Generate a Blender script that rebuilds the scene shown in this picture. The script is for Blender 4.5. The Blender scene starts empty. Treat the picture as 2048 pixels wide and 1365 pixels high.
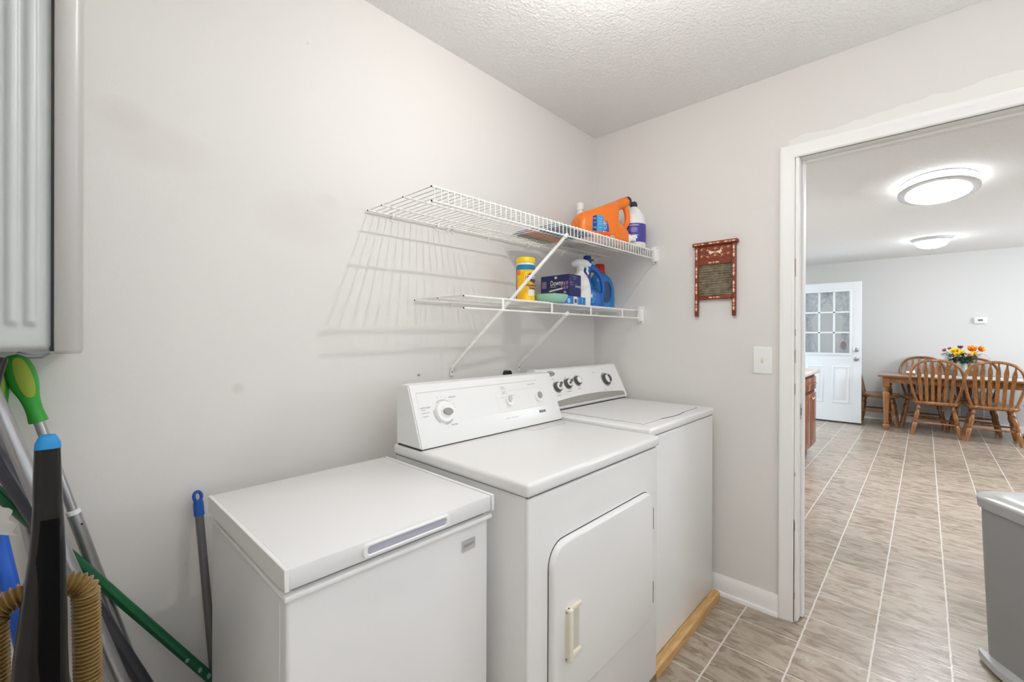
import bpy, bmesh, math, random
from math import sin, cos, pi, radians as R, sqrt, atan2
from mathutils import Vector as V, Matrix as M
from mathutils.bvhtree import BVHTree
random.seed(7)
SC = bpy.context.scene
COL = SC.collection

# ------------------------------------------------------------------ camera
f_px, yaw, pitch, roll = 880.157, 0.8175, -0.0014, 0.0032
cd = bpy.data.cameras.new('camera'); cam = bpy.data.objects.new('camera', cd); COL.objects.link(cam)
cd.sensor_width = 36.0; cd.lens = f_px / 2048 * 36.0
cd.shift_y = -9.3 / 2048
cd.clip_start = 0.02
_fw = V((sin(yaw), cos(yaw), 0)); _rt = V((cos(yaw), -sin(yaw), 0)); _up = V((0, 0, 1))
_w = _fw * cos(pitch) + _up * sin(pitch); _u = _up * cos(pitch) - _fw * sin(pitch)
_r2 = _rt * cos(roll) + _u * sin(roll); _u2 = _u * cos(roll) - _rt * sin(roll)
mw = M((_r2, _u2, -_w)).transposed().to_4x4(); mw.translation = V((-2.2668, -1.4469, 1.2565))
cam.matrix_world = mw
SC.camera = cam

# ------------------------------------------------------------------ world, light, exposure
SC.view_settings.view_transform = 'Standard'; SC.view_settings.look = 'None'
SC.view_settings.gamma = 1.0; SC.view_settings.use_curve_mapping = False
SC.view_settings.exposure = 0.10
wd = bpy.data.worlds.new('daylight'); SC.world = wd; wd.use_nodes = True
wd.node_tree.nodes['Background'].inputs[0].default_value = (0.72, 0.86, 1.0, 1)
wd.node_tree.nodes['Background'].inputs[1].default_value = 1.35
SC.cycles.max_bounces = 12; SC.cycles.diffuse_bounces = 7; SC.cycles.sample_clamp_indirect = 6.0

def area(name, loc, target, sx, sy, power, col):
    ld = bpy.data.lights.new(name, 'AREA'); ld.shape = 'RECTANGLE'; ld.size = sx; ld.size_y = sy
    ld.energy = power; ld.color = col
    o = bpy.data.objects.new(name, ld); COL.objects.link(o); o.location = loc
    o.rotation_euler = (V(target) - V(loc)).to_track_quat('-Z', 'Y').to_euler()
    return o
# daylight at the open back door, then added fill lights for both rooms
area('daylight_back_door', (5.15, 1.3, 1.5), (5.15, 0, 1.0), 1.6, 2.2, 22, (0.78, 0.89, 1.0))
area('added_kitchen_fill', (4.5, -4.85, 1.75), (4.5, -4.0, 1.3), 2.1, 1.2, 122, (0.86, 0.93, 1.0))  # added fill that brightens the kitchen from an invented window
area('added_laundry_fill', (-1.65, -2.85, 1.6), (-1.65, -1.85, 1.65), 2.0, 1.3, 2.5, (0.96, 0.98, 1.0))  # added soft fill from an invented window behind the camera
gl_ = area('added_ceiling_fill', (-1.65, -2.92, .80), (-1.65, -2.15, 2.44), 2.0, .35, 45, (0.97, 0.985, 1.0)); gl_.data.spread = R(75)   # added uplight that brightens the laundry ceiling as soft fill
LAMP_W = 10.6      # bare bulb of the laundry ceiling lamp (emission strength is set in its builder)

# ------------------------------------------------------------------ materials
def lin(c):
    return tuple((x / 255 / 12.92 if x / 255 <= 0.04045 else ((x / 255 + 0.055) / 1.055) ** 2.4) for x in c)
MATS = {}
def mat(name, rgb, rough=0.5, metal=0.0, spec=0.5, bump=0.0, bscale=60, vary=0.0, vscale=4, coat=0.0, trans=0.0, ior=1.45, alpha=1.0, stretch=(1, 1, 1), subs=0.0, rgb2=None):
    if name in MATS: return MATS[name]
    m = bpy.data.materials.new(name); m.use_nodes = True; MATS[name] = m
    nt = m.node_tree; b = nt.nodes['Principled BSDF']
    b.inputs['Base Color'].default_value = (*lin(rgb), 1); b.inputs['Roughness'].default_value = rough
    b.inputs['Metallic'].default_value = metal; b.inputs['Specular IOR Level'].default_value = spec
    b.inputs['Coat Weight'].default_value = coat; b.inputs['Transmission Weight'].default_value = trans
    b.inputs['IOR'].default_value = ior; b.inputs['Alpha'].default_value = alpha
    if bump or vary or rgb2:
        tc = nt.nodes.new('ShaderNodeTexCoord'); mp = nt.nodes.new('ShaderNodeMapping')
        mp.inputs['Scale'].default_value = stretch
        nt.links.new(tc.outputs['Object'], mp.inputs[0])
    if bump:
        n = nt.nodes.new('ShaderNodeTexNoise'); n.inputs['Scale'].default_value = bscale; n.inputs['Detail'].default_value = 3
        nt.links.new(mp.outputs[0], n.inputs['Vector'])
        bp = nt.nodes.new('ShaderNodeBump'); bp.inputs['Strength'].default_value = bump; bp.inputs['Distance'].default_value = 0.002
        nt.links.new(n.outputs['Fac'], bp.inputs['Height']); nt.links.new(bp.outputs[0], b.inputs['Normal'])
    if vary or rgb2:
        n = nt.nodes.new('ShaderNodeTexNoise'); n.inputs['Scale'].default_value = vscale; n.inputs['Detail'].default_value = 6
        nt.links.new(mp.outputs[0], n.inputs['Vector'])
        rp = nt.nodes.new('ShaderNodeValToRGB'); c = lin(rgb)
        if rgb2: c2 = lin(rgb2)
        else: c2 = tuple(x * (1 - vary) for x in c)
        rp.color_ramp.elements[0].position = 0.35; rp.color_ramp.elements[1].position = 0.65
        rp.color_ramp.elements[0].color = (*c2, 1); rp.color_ramp.elements[1].color = (*c, 1)
        nt.links.new(n.outputs['Fac'], rp.inputs[0]); nt.links.new(rp.outputs[0], b.inputs['Base Color'])
    return m
def emit(name, rgb, strength, rough=0.3):
    m = mat(name, rgb, rough); b = m.node_tree.nodes['Principled BSDF']
    b.inputs['Emission Color'].default_value = (*lin(rgb), 1); b.inputs['Emission Strength'].default_value = strength
    return m

def wall_mat(name, rgb, stains=False, patch=False):
    m = bpy.data.materials.new(name); m.use_nodes = True; nt = m.node_tree; L = nt.links.new; N = nt.nodes.new
    b = nt.nodes['Principled BSDF']; b.inputs['Roughness'].default_value = 0.62; b.inputs['Specular IOR Level'].default_value = 0.3
    tc = N('ShaderNodeTexCoord'); col = N('ShaderNodeRGB'); col.outputs[0].default_value = (*lin(rgb), 1); out = col.outputs[0]
    n = N('ShaderNodeTexNoise'); n.inputs['Scale'].default_value = 260; n.inputs['Detail'].default_value = 2
    L(tc.outputs['Object'], n.inputs['Vector'])
    bp = N('ShaderNodeBump'); bp.inputs['Strength'].default_value = 0.12; bp.inputs['Distance'].default_value = 0.002
    L(n.outputs['Fac'], bp.inputs['Height']); L(bp.outputs[0], b.inputs['Normal'])
    sep = N('ShaderNodeSeparateXYZ'); L(tc.outputs['Object'], sep.inputs[0])
    def math_(op, a, bb=None):
        k = N('ShaderNodeMath'); k.operation = op
        for i, q in enumerate((a, bb)):
            if q is None: continue
            if isinstance(q, (int, float)): k.inputs[i].default_value = q
            else: L(q, k.inputs[i])
        return k.outputs[0]
    def over(out, fac, rgb2):
        mx = N('ShaderNodeMix'); mx.data_type = 'RGBA'
        L(fac, mx.inputs['Factor']); L(out, mx.inputs['A']); mx.inputs['B'].default_value = (*lin(rgb2), 1)
        return mx.outputs['Result']
    if stains:   # old hand marks and rubbed spots on the paint
        for (x, z, rx, rz, amt, sc) in ((-2.06, 1.745, .13, .07, .11, 7), (-2.13, 1.80, .07, .05, .13, 9), (-1.70, 1.62, .16, .10, .09, 6), (-1.88, 1.10, .02, .02, .22, 30), (-1.62, 1.70, .05, .03, .1, 12)):
            dx = math_('DIVIDE', math_('SUBTRACT', sep.outputs['X'], x), rx); dz = math_('DIVIDE', math_('SUBTRACT', sep.outputs['Z'], z), rz)
            d = math_('ADD', math_('MULTIPLY', dx, dx), math_('MULTIPLY', dz, dz))
            n2 = N('ShaderNodeTexNoise'); n2.inputs['Scale'].default_value = sc; n2.inputs['Detail'].default_value = 5; L(tc.outputs['Object'], n2.inputs['Vector'])
            e = math_('MULTIPLY', math_('MAXIMUM', math_('SUBTRACT', 1.0, d), 0.0), n2.outputs['Fac'])
            out = over(out, math_('MULTIPLY', e, amt * 2), (176, 160, 138))
        n3 = N('ShaderNodeTexNoise'); n3.inputs['Scale'].default_value = 14; n3.inputs['Detail'].default_value = 8; L(tc.outputs['Object'], n3.inputs['Vector'])
        fleck = math_('MULTIPLY', math_('GREATER_THAN', n3.outputs['Fac'], 0.755), 0.35)
        out = over(out, fleck, (160, 148, 132))
    if patch:    # lighter patch of newer paint above the door casing, ragged upper edge
        n2 = N('ShaderNodeTexNoise'); n2.inputs['Scale'].default_value = 9; n2.inputs['Detail'].default_value = 7; L(tc.outputs['Object'], n2.inputs['Vector'])
        yy = math_('MULTIPLY', math_('ADD', sep.outputs['Y'], 1.0), -0.055)
        top = math_('ADD', math_('ADD', yy, 2.128), math_('MULTIPLY', math_('SUBTRACT', n2.outputs['Fac'], 0.5), 0.055))
        k = math_('MULTIPLY', math_('LESS_THAN', sep.outputs['Z'], top), math_('LESS_THAN', sep.outputs['Y'], -1.005))
        k = math_('MULTIPLY', k, math_('GREATER_THAN', sep.outputs['Z'], 2.04))
        out = over(out, math_('MULTIPLY', k, 0.75), (237, 236, 232))
    L(out, b.inputs['Base Color'])
    return m

def ceiling_mat():
    m = bpy.data.materials.new('popcorn_ceiling'); m.use_nodes = True; nt = m.node_tree; L = nt.links.new; N = nt.nodes.new
    b = nt.nodes['Principled BSDF']; b.inputs['Base Color'].default_value = (*lin((246, 245, 243)), 1); b.inputs['Roughness'].default_value = 0.9
    b.inputs['Specular IOR Level'].default_value = 0.15
    tc = N('ShaderNodeTexCoord'); n = N('ShaderNodeTexNoise'); n.inputs['Scale'].default_value = 78; n.inputs['Detail'].default_value = 4; n.inputs['Roughness'].default_value = .65
    L(tc.outputs['Object'], n.inputs['Vector'])
    rp = N('ShaderNodeValToRGB'); rp.color_ramp.elements[0].position = .38; rp.color_ramp.elements[1].position = .68; L(n.outputs['Fac'], rp.inputs[0])
    bp = N('ShaderNodeBump'); bp.inputs['Strength'].default_value = 0.6; bp.inputs['Distance'].default_value = 0.008
    L(rp.outputs[0], bp.inputs['Height']); L(bp.outputs[0], b.inputs['Normal'])
    return m

def floor_mat():
    m = bpy.data.materials.new('slate_vinyl_tile'); m.use_nodes = True; nt = m.node_tree; L = nt.links.new; N = nt.nodes.new
    b = nt.nodes['Principled BSDF']
    tc = N('ShaderNodeTexCoord'); sep = N('ShaderNodeSeparateXYZ')
    wn = N('ShaderNodeTexNoise'); wn.inputs['Scale'].default_value = 28; wn.inputs['Detail'].default_value = 2; L(tc.outputs['Object'], wn.inputs['Vector'])
    wm = N('ShaderNodeVectorMath'); wm.operation = 'MULTIPLY_ADD'; L(wn.outputs['Color'], wm.inputs[0]); wm.inputs[1].default_value = (.006, .006, 0); L(tc.outputs['Object'], wm.inputs[2])
    L(wm.outputs[0], sep.inputs[0])
    def mt(op, a, bb=None, cc=None):
        k = N('ShaderNodeMath'); k.operation = op
        for i, q in enumerate((a, bb, cc)):
            if q is None: continue
            if isinstance(q, (int, float)): k.inputs[i].default_value = q
            else: L(q, k.inputs[i])
        return k.outputs[0]
    def edge(coord, off, size):
        t = mt('DIVIDE', mt('SUBTRACT', coord, off), size)
        fr = mt('FRACT', t); return mt('MULTIPLY', mt('MINIMUM', fr, mt('SUBTRACT', 1.0, fr)), size), mt('FLOOR', t)
    ex, ix = edge(sep.outputs['X'], 0.0885, 0.2285); ey, iy = edge(sep.outputs['Y'], -0.843, 0.2265)
    gx = mt('LESS_THAN', ex, 0.0018); gy = mt('LESS_THAN', ey, 0.0031)
    g = mt('MAXIMUM', gx, gy)
    # per tile tone
    cv = N('ShaderNodeCombineXYZ'); L(ix, cv.inputs[0]); L(iy, cv.inputs[1])
    wnz = N('ShaderNodeTexWhiteNoise'); wnz.noise_dimensions = '3D'; L(cv.outputs[0], wnz.inputs['Vector'])
    off = N('ShaderNodeVectorMath'); off.operation = 'MULTIPLY_ADD'; L(wnz.outputs['Color'], off.inputs[0]); off.inputs[1].default_value = (7, 7, 7); L(tc.outputs['Object'], off.inputs[2])
    mp = N('ShaderNodeMapping'); mp.inputs['Scale'].default_value = (24, 8.0, 1); mp.inputs['Rotation'].default_value = (0, 0, .3); L(off.outputs[0], mp.inputs[0])
    n1 = N('ShaderNodeTexNoise'); n1.inputs['Scale'].default_value = 1.0; n1.inputs['Detail'].default_value = 8; n1.inputs['Roughness'].default_value = .62; n1.inputs['Distortion'].default_value = 1.2
    L(mp.outputs[0], n1.inputs['Vector'])
    rp = N('ShaderNodeValToRGB'); e = rp.color_ramp.elements
    e[0].position = .28; e[0].color = (*lin((126, 107, 88)), 1); e[1].position = .78; e[1].color = (*lin((206, 195, 181)), 1)
    for p_, c_ in ((.42, (148, 129, 109)), (.55, (178, 161, 141)), (.64, (170, 156, 140))):
        q = e.new(p_); q.color = (*lin(c_), 1)
    L(n1.outputs['Fac'], rp.inputs[0])
    hs = N('ShaderNodeHueSaturation'); L(rp.outputs[0], hs.inputs['Color'])
    L(mt('MULTIPLY_ADD', wnz.outputs['Value'], .22, .86), hs.inputs['Value']); hs.inputs['Saturation'].default_value = .86
    mx = N('ShaderNodeMix'); mx.data_type = 'RGBA'; L(g, mx.inputs['Factor']); L(hs.outputs[0], mx.inputs['A']); mx.inputs['B'].default_value = (*lin((214, 208, 200)), 1)
    L(mx.outputs['Result'], b.inputs['Base Color'])
    b.inputs['Roughness'].default_value = .27; b.inputs['Specular IOR Level'].default_value = .7
    h = mt('SUBTRACT', mt('MULTIPLY', n1.outputs['Fac'], .9), mt('MULTIPLY', g, .6))
    bp = N('ShaderNodeBump'); bp.inputs['Strength'].default_value = .6; bp.inputs['Distance'].default_value = .003
    L(h, bp.inputs['Height']); L(bp.outputs[0], b.inputs['Normal'])
    return m

def wood(name, c1, c2, rough=.35, axis=(1, 1, 12), coat=.25):
    m = mat(name, c1, rough, rgb2=c2, vscale=9, stretch=axis, coat=coat); return m

WALL = wall_mat('greige_wall_paint', (226, 223, 219), stains=True)
WALLB = wall_mat('greige_wall_paint_patched', (226, 223, 219), patch=True)
WALLK = wall_mat('pale_grey_kitchen_paint', (226, 226, 224))
CEIL = ceiling_mat(); FLOOR = floor_mat()
TRIM = mat('white_trim_paint', (245, 244, 242), .4)
ENAMEL = mat('white_enamel', (237, 237, 236), .3, spec=.5, coat=.1)
ENAMEL2 = mat('white_enamel_freezer', (236, 236, 236), .28, spec=.5)
WPLAST = mat('white_plastic', (244, 244, 242), .35)
YPLAST = mat('yellowed_plastic', (228, 222, 205), .4)
DARK = mat('dark_gap', (60, 57, 53), .7)
BLACK = mat('black_plastic', (32, 32, 34), .35)
INK = mat('grey_print', (118, 116, 114), .6)
INKD = mat('dark_print', (72, 72, 74), .6)
WIRE = mat('white_vinyl_wire', (240, 239, 235), .35)
CHROME = mat('chrome', (205, 205, 205), .18, metal=1.0)
STEEL = mat('brushed_steel', (150, 150, 150), .35, metal=1.0)
ALU = mat('silver_pole_metal', (176, 176, 178), .36, metal=.85)
GREYP = mat('warm_grey_button', (152, 148, 144), .4)
KGREY = mat('charcoal_knob_ring', (84, 82, 80), .35)

# ------------------------------------------------------------------ mesh building
class MB:
    def __init__(s): s.b = bmesh.new()
    def box(s, a, c, bev=0.0, seg=2):
        a = V(a); c = V(c); lo = V((min(a[i], c[i]) for i in range(3))); hi = V((max(a[i], c[i]) for i in range(3)))
        r = bmesh.ops.create_cube(s.b, size=1.0)
        for v in r['verts']: v.co = V(((lo[i] + hi[i]) / 2 + v.co[i] * (hi[i] - lo[i])) for i in range(3))
        if bev > 0:
            es = list({e for v in r['verts'] for e in v.link_edges})
            bmesh.ops.bevel(s.b, geom=es, offset=bev, segments=seg, profile=.5, affect='EDGES', clamp_overlap=True)
        return s
    def loops(s, ls, cap=True, closed=False):
        rows = [[s.b.verts.new(p) for p in l] for l in ls]; n = len(rows[0])
        idx = list(range(len(rows) - 1)) + ([len(rows) - 1] if closed else [])
        for i in idx:
            a, c = rows[i], rows[(i + 1) % len(rows)]
            for j in range(n): s.b.faces.new((a[j], a[(j + 1) % n], c[(j + 1) % n], c[j]))
        if cap and not closed:
            s.b.faces.new(list(reversed(rows[0]))); s.b.faces.new(rows[-1])
        return s
    def lathe(s, prof, loc=(0, 0, 0), axis=(0, 0, 1), n=24, sx=1, sy=1):
        q = V((0, 0, 1)).rotation_difference(V(axis).normalized()).to_matrix(); loc = V(loc)
        ls = []
        for r, z in prof:
            r = max(r, 1e-5); ls.append([loc + q @ V((r * sx * cos(2 * pi * k / n), r * sy * sin(2 * pi * k / n), z)) for k in range(n)])
        return s.loops(ls)
    def tube(s, path, r, n=10, closed=False, cap=True, flat=None):
        P = [V(p) for p in path]; m = len(P); rr = r if isinstance(r, (list, tuple)) else [r] * m
        tan = []
        for i in range(m):
            a = P[(i - 1) % m] if (closed or i > 0) else P[0]; c = P[(i + 1) % m] if (closed or i < m - 1) else P[-1]
            tan.append((c - a).normalized())
        up = V((0, 0, 1)) if abs(tan[0].z) < .95 else V((0, 1, 0))
        x = tan[0].cross(up).normalized(); ls = []
        for i in range(m):
            x = (x - tan[i] * x.dot(tan[i])).normalized(); y = tan[i].cross(x)
            e = flat if flat else 1.0
            ls.append([P[i] + (x * cos(2 * pi * k / n) + y * e * sin(2 * pi * k / n)) * rr[i] for k in range(n)])
        return s.loops(ls, cap=cap, closed=closed)
    def bar(s, p, q, w, h, up=(0, 0, 1)):
        p = V(p); q = V(q); t = (q - p).normalized(); x = t.cross(V(up)).normalized() * w / 2; y = x.normalized().cross(t).normalized() * h / 2
        return s.loops([[p + x + y, p - x + y, p - x - y, p + x - y], [q + x + y, q - x + y, q - x - y, q + x - y]])
    def prism(s, poly, d0, d1, fn, bev=0.0):
        """poly: 2-D outline; fn(u, v, d) -> point; d0..d1 thickness; bev: rounded front edge by inset"""
        n = len(poly)
        if bev:
            c = V((sum(p[0] for p in poly) / n, sum(p[1] for p in poly) / n))
            ls = [[fn(u, v, d1) for u, v in poly]]
            for t in (0, .35, .7, 1):
                k = bev * (1 - cos(t * pi / 2)); d = d0 + (bev if d1 > d0 else -bev) * (1 - sin(t * pi / 2))
                ls.append([fn(*(inset(poly, k)[i]), d) for i in range(n)])
            return s.loops(ls)
        return s.loops([[fn(u, v, d1) for u, v in poly], [fn(u, v, d0) for u, v in poly]])
    def ball(s, c, r, n=14, sc=(1, 1, 1)):
        t = bmesh.ops.create_uvsphere(s.b, u_segments=n, v_segments=max(6, n // 2), radius=1.0)
        for v in t['verts']: v.co = V((c[i] + v.co[i] * r * sc[i] for i in range(3)))
        return s
    def grid(s, fn, nu, nv):
        vs = [[s.b.verts.new(fn(i / nu, j / nv)) for j in range(nv + 1)] for i in range(nu + 1)]
        for i in range(nu):
            for j in range(nv): s.b.faces.new((vs[i][j], vs[i + 1][j], vs[i + 1][j + 1], vs[i][j + 1]))
        return s
    def text(s, txt, size, fn, ext=0.0, align='LEFT', sx=1.0, bold=0.0):
        cu = bpy.data.curves.new('t', 'FONT'); cu.body = txt; cu.size = size; cu.align_x = align; cu.align_y = 'CENTER'; cu.resolution_u = 3
        cu.offset = bold
        o = bpy.data.objects.new('t', cu); COL.objects.link(o)
        dg = bpy.context.evaluated_depsgraph_get(); me = bpy.data.meshes.new_from_object(o.evaluated_get(dg))
        vs = [s.b.verts.new(fn(v.co.x * sx, v.co.y)) for v in me.vertices]
        for p in me.polygons:
            try: s.b.faces.new([vs[i] for i in p.vertices])
            except ValueError: pass
        bpy.data.objects.remove(o); bpy.data.meshes.remove(me); bpy.data.curves.remove(cu)
        return s
    def xf(s, m):
        bmesh.ops.transform(s.b, matrix=m, verts=s.b.verts[:]); return s
    def fuse(s, voxel, smooth=4):
        me = bpy.data.meshes.new('f'); bmesh.ops.recalc_face_normals(s.b, faces=s.b.faces[:]); s.b.to_mesh(me); o = bpy.data.objects.new('f', me); COL.objects.link(o)
        md = o.modifiers.new('r', 'REMESH'); md.mode = 'VOXEL'; md.voxel_size = voxel
        if smooth:
            sm = o.modifiers.new('s', 'SMOOTH'); sm.factor = .5; sm.iterations = smooth
        dg = bpy.context.evaluated_depsgraph_get(); m2 = bpy.data.meshes.new_from_object(o.evaluated_get(dg))
        bpy.data.objects.remove(o); bpy.data.meshes.remove(me)
        s.b.free(); s.b = bmesh.new(); s.b.from_mesh(m2); bpy.data.meshes.remove(m2)
        return s

def inset(poly, k):
    n = len(poly); out = []
    ar = sum(poly[i][0] * poly[(i + 1) % n][1] - poly[(i + 1) % n][0] * poly[i][1] for i in range(n)); sg = 1 if ar > 0 else -1
    for i in range(n):
        p0 = V(poly[i - 1]); p = V(poly[i]); p1 = V(poly[(i + 1) % n])
        a = (p - p0).normalized(); b = (p1 - p).normalized(); nn = V((-(a.y + b.y), a.x + b.x))
        nn = nn.normalized() if nn.length > 1e-9 else V((0, 0)); c = max(.5, sqrt(max(0, (1 + a.dot(b)) / 2)))
        out.append(tuple(p + nn * sg * k / c))
    return out
def rrect(x0, y0, x1, y1, r, seg=6):
    rs = r if isinstance(r, (list, tuple)) else [r] * 4; out = []
    for (cx, cy, a0), q in zip(((x1, y1, 0), (x0, y1, 90), (x0, y0, 180), (x1, y0, 270)), rs):
        ox = cx - q if cx == x1 else cx + q; oy = cy - q if cy == y1 else cy + q
        for k in range(seg + 1):
            t = R(a0 + 90 * k / seg); out.append((ox + q * cos(t), oy + q * sin(t)))
    return out
def sellipse(cx, cy, a, b, p=3.0, n=28):
    out = []
    for k in range(n):
        t = 2 * pi * k / n; c, s_ = cos(t), sin(t)
        out.append((cx + a * math.copysign(abs(c) ** (2 / p), c), cy + b * math.copysign(abs(s_) ** (2 / p), s_)))
    return out
def bez(pts, n=8):
    """Catmull-Rom through points"""
    P = [V(p) for p in pts]; P = [2 * P[0] - P[1]] + P + [2 * P[-1] - P[-2]]; out = []
    for i in range(1, len(P) - 2):
        for k in range(n):
            t = k / n; a, b, c, d = P[i - 1], P[i], P[i + 1], P[i + 2]
            out.append(.5 * ((2 * b) + (c - a) * t + (2 * a - 5 * b + 4 * c - d) * t * t + (3 * b - a - 3 * c + d) * t ** 3))
    out.append(P[-2]); return out

def wmat(o):
    m = M.LocRotScale(o.location, o.rotation_euler, o.scale)
    return wmat(o.parent) @ m if o.parent else m
def obj(name, mb, m, parent=None, world=False, smooth=40, kind=None, label=None):
    b = mb.b
    if world and parent is not None: bmesh.ops.transform(b, matrix=wmat(parent).inverted(), verts=b.verts[:])
    bmesh.ops.recalc_face_normals(b, faces=b.faces[:])
    me = bpy.data.meshes.new(name); b.to_mesh(me); b.free()
    for k in (m if isinstance(m, list) else [m]): me.materials.append(k)
    if smooth:
        me.shade_smooth(); me.set_sharp_from_angle(angle=R(smooth))
    o = bpy.data.objects.new(name, me); COL.objects.link(o)
    if parent is not None: o.parent = parent
    if kind: o['kind'] = kind
    if label: o['label'] = label
    return o
def tag(o, label, cat, group=None, kind=None):
    o['label'] = label; o['category'] = cat
    if group: o['group'] = group
    if kind: o['kind'] = kind
    return o
def thing(name, label, cat, loc=(0, 0, 0), rz=0.0, group=None, rot=None):
    o = bpy.data.objects.new(name, None); COL.objects.link(o); o.empty_display_size = .05
    o.location = loc; o.rotation_euler = rot if rot else (0, 0, rz)
    return tag(o, label, cat, group)
def struct(name, mb, m, parent=None, smooth=30, **k):
    o = obj(name, mb, m, parent, smooth=smooth, **k)
    if parent is None: o['kind'] = 'structure'
    return o
def copy_tree(o, label=None, parent=None):
    c = o.copy(); COL.objects.link(c)
    if label: c['label'] = label
    if parent: c.parent = parent
    for ch in [k for k in bpy.data.objects if k.parent == o]: copy_tree(ch, None, c)
    return c
def bvh_of(o):
    b = bmesh.new(); b.from_mesh(o.data); t = BVHTree.FromBMesh(b); b.free(); return t
def drape(mb, tree, d, off=.0008, back=.3):
    d = V(d).normalized()
    for v in mb.b.verts:
        h = tree.ray_cast(v.co - d * back, d, 2.0)
        if h[0] is not None: v.co = h[0] - d * off
    return mb

H = 2.44
# ================================================================== SETTING
struct('floor', MB().box((-3.15, -5.0, -.1), (6.6, .15, 0)), FLOOR)
struct('ceiling', MB().box((-3.15, -5.0, H), (6.6, .15, H + .1)), CEIL)
struct('wall_back', MB().box((-3.15, 0, 0), (.115, .12, H)), WALL)
wb = MB().box((0, -1.036, 0), (.115, 0, H)).box((0, -5.0, 0), (.115, -2.166, H)).box((0, -2.166, 2.05), (.115, -1.036, H))
struct('wall_right', wb, WALLB)
struct('wall_left', MB().box((-3.15, -2.75, 0), (-3.03, 0, H)), WALL)
wf = MB().box((-3.15, -2.75, 0), (-2.7, -2.63, H)).box((-.6, -2.75, 0), (0, -2.63, H)).box((-2.7, -2.75, 0), (-.6, -2.63, .9)).box((-2.7, -2.75, 2.25), (-.6, -2.63, H))
struct('wall_front', wf, WALL)
wn = MB().box((-2.7, -2.72, .9), (-2.65, -2.64, 2.25)).box((-.65, -2.72, .9), (-.6, -2.64, 2.25)).box((-2.7, -2.72, .9), (-.6, -2.64, .95)).box((-2.7, -2.72, 2.2), (-.6, -2.64, 2.25)).box((-1.67, -2.71, .9), (-1.63, -2.65, 2.25))
struct('added_window_1', wn, TRIM)  # unseen window frame, added to go with the laundry fill light
struct('wall_kitchen_far', MB().box((6.47, -5.0, 0), (6.59, .15, H)), WALLK)
# kitchen left wall with the open back door's opening (x 4.72 .. 5.68)
wk = MB().box((.115, .02, 0), (4.72, .14, H)).box((5.70, .02, 0), (6.47, .14, H)).box((4.72, .02, 2.08), (5.70, .14, H))
struct('wall_kitchen_left', wk, WALLK)
wr = MB().box((.115, -4.62, 0), (3.4, -4.5, H)).box((5.6, -4.62, 0), (6.47, -4.5, H)).box((3.4, -4.62, 0), (5.6, -4.5, 1.0)).box((3.4, -4.62, 2.2), (5.6, -4.5, H))
struct('wall_kitchen_right', wr, WALLK)
w2 = MB()
for x in (3.4, 4.47, 5.54): w2.box((x, -4.6, 1.0), (x + .06, -4.52, 2.2))
for z in (1.0, 2.14): w2.box((3.4, -4.6, z), (5.6, -4.52, z + .06))
struct('added_window_2', w2, TRIM)  # unseen frame added where the kitchen fill comes in

# door casing (laundry side): profiled board, mitred
def casing_leg(y_in, y_out, z1):
    s = 1 if y_out > y_in else -1; m = MB()
    # profile across width: thin at inner edge, bead, thick at outer edge
    prof = [(0, 0), (0, .010), (.006, .013), (.014, .012), (.036, .0155), (.046, .018), (.054, .0165), (.0565, .012), (.0565, 0)]
    m.loops([[(-d, y_in + s * wd_, 0) for wd_, d in prof], [(-d, y_in + s * wd_, z1 + wd_) for wd_, d in prof]])
    return m
TR = casing_leg(-1.0285, -.972, 2.0435)
t1 = struct('trim_1', TR, TRIM, smooth=25)
prof = [(0, 0), (0, .010), (.006, .013), (.014, .012), (.036, .0155), (.046, .018), (.054, .0165), (.0565, .012), (.0565, 0)]
TH = MB().loops([[(-d, -1.0285 + w_, 2.0435 + w_) for w_, d in prof], [(-d, -2.1735 - w_, 2.0435 + w_) for w_, d in prof]])
struct('trim_2', TH, TRIM, smooth=25)
struct('trim_3', casing_leg(-2.1735, -2.23, 2.0435), TRIM, smooth=25)
# jambs with stops, standing just off the casing with a thin shadow gap
J = MB().box((-.004, -1.045, .006), (.12, -1.031, 2.055), .0015, 1).box((.046, -1.0555, .006), (.082, -1.045, 2.045), .002, 1)
jo = struct('trim_4', J, TRIM)
J = MB().box((-.004, -2.171, .006), (.12, -2.157, 2.055), .0015, 1).box((.046, -2.157, .006), (.082, -2.1465, 2.045), .002, 1)
struct('trim_5', J, TRIM)
J = MB().box((-.004, -2.157, 2.041), (.12, -1.045, 2.055), .0015, 1).box((.046, -2.1465, 2.030), (.082, -1.0555, 2.041), .002, 1)
struct('trim_6', J, TRIM)
# bare wood line where paint has come off along the jamb edge
chips = MB()
for z0, z1 in ((1.52, 1.60), (1.26, 1.29), (1.14, 1.20), (1.00, 1.05), (.64, .66), (.40, .44), (.10, .13)):
    chips.box((-.0047, -1.0335, z0), (-.004, -1.0312, z1))
obj('bare_wood_chips', chips, mat('bare_wood', (176, 140, 104), .7), jo)
sp = MB().prism(rrect(.028, .89, .062, .958, .006), -1.0455, -1.0475, lambda u, v, d: V((u, d, v)))
obj('strike_plate', sp, CHROME, jo)
obj('latch_hole', MB().box((.036, -1.0478, .908), (.052, -1.0474, .94)), DARK, jo)
obj('shadow_gap', MB().box((-.0036, -2.157, 2.0408), (-.001, -1.031, 2.0437)), mat('gap_brown', (74, 62, 52), .8), bpy.data.objects['trim_6'])  # dark strip that paints in the shade between casing and head jamb
obj('shadow_gap', MB().box((-.0036, -1.0312, .006), (-.001, -1.0283, .45)), mat('gap_brown', (74, 62, 52), .8), jo)  # shade line beside the side jamb, put in as a dark strip
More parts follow.
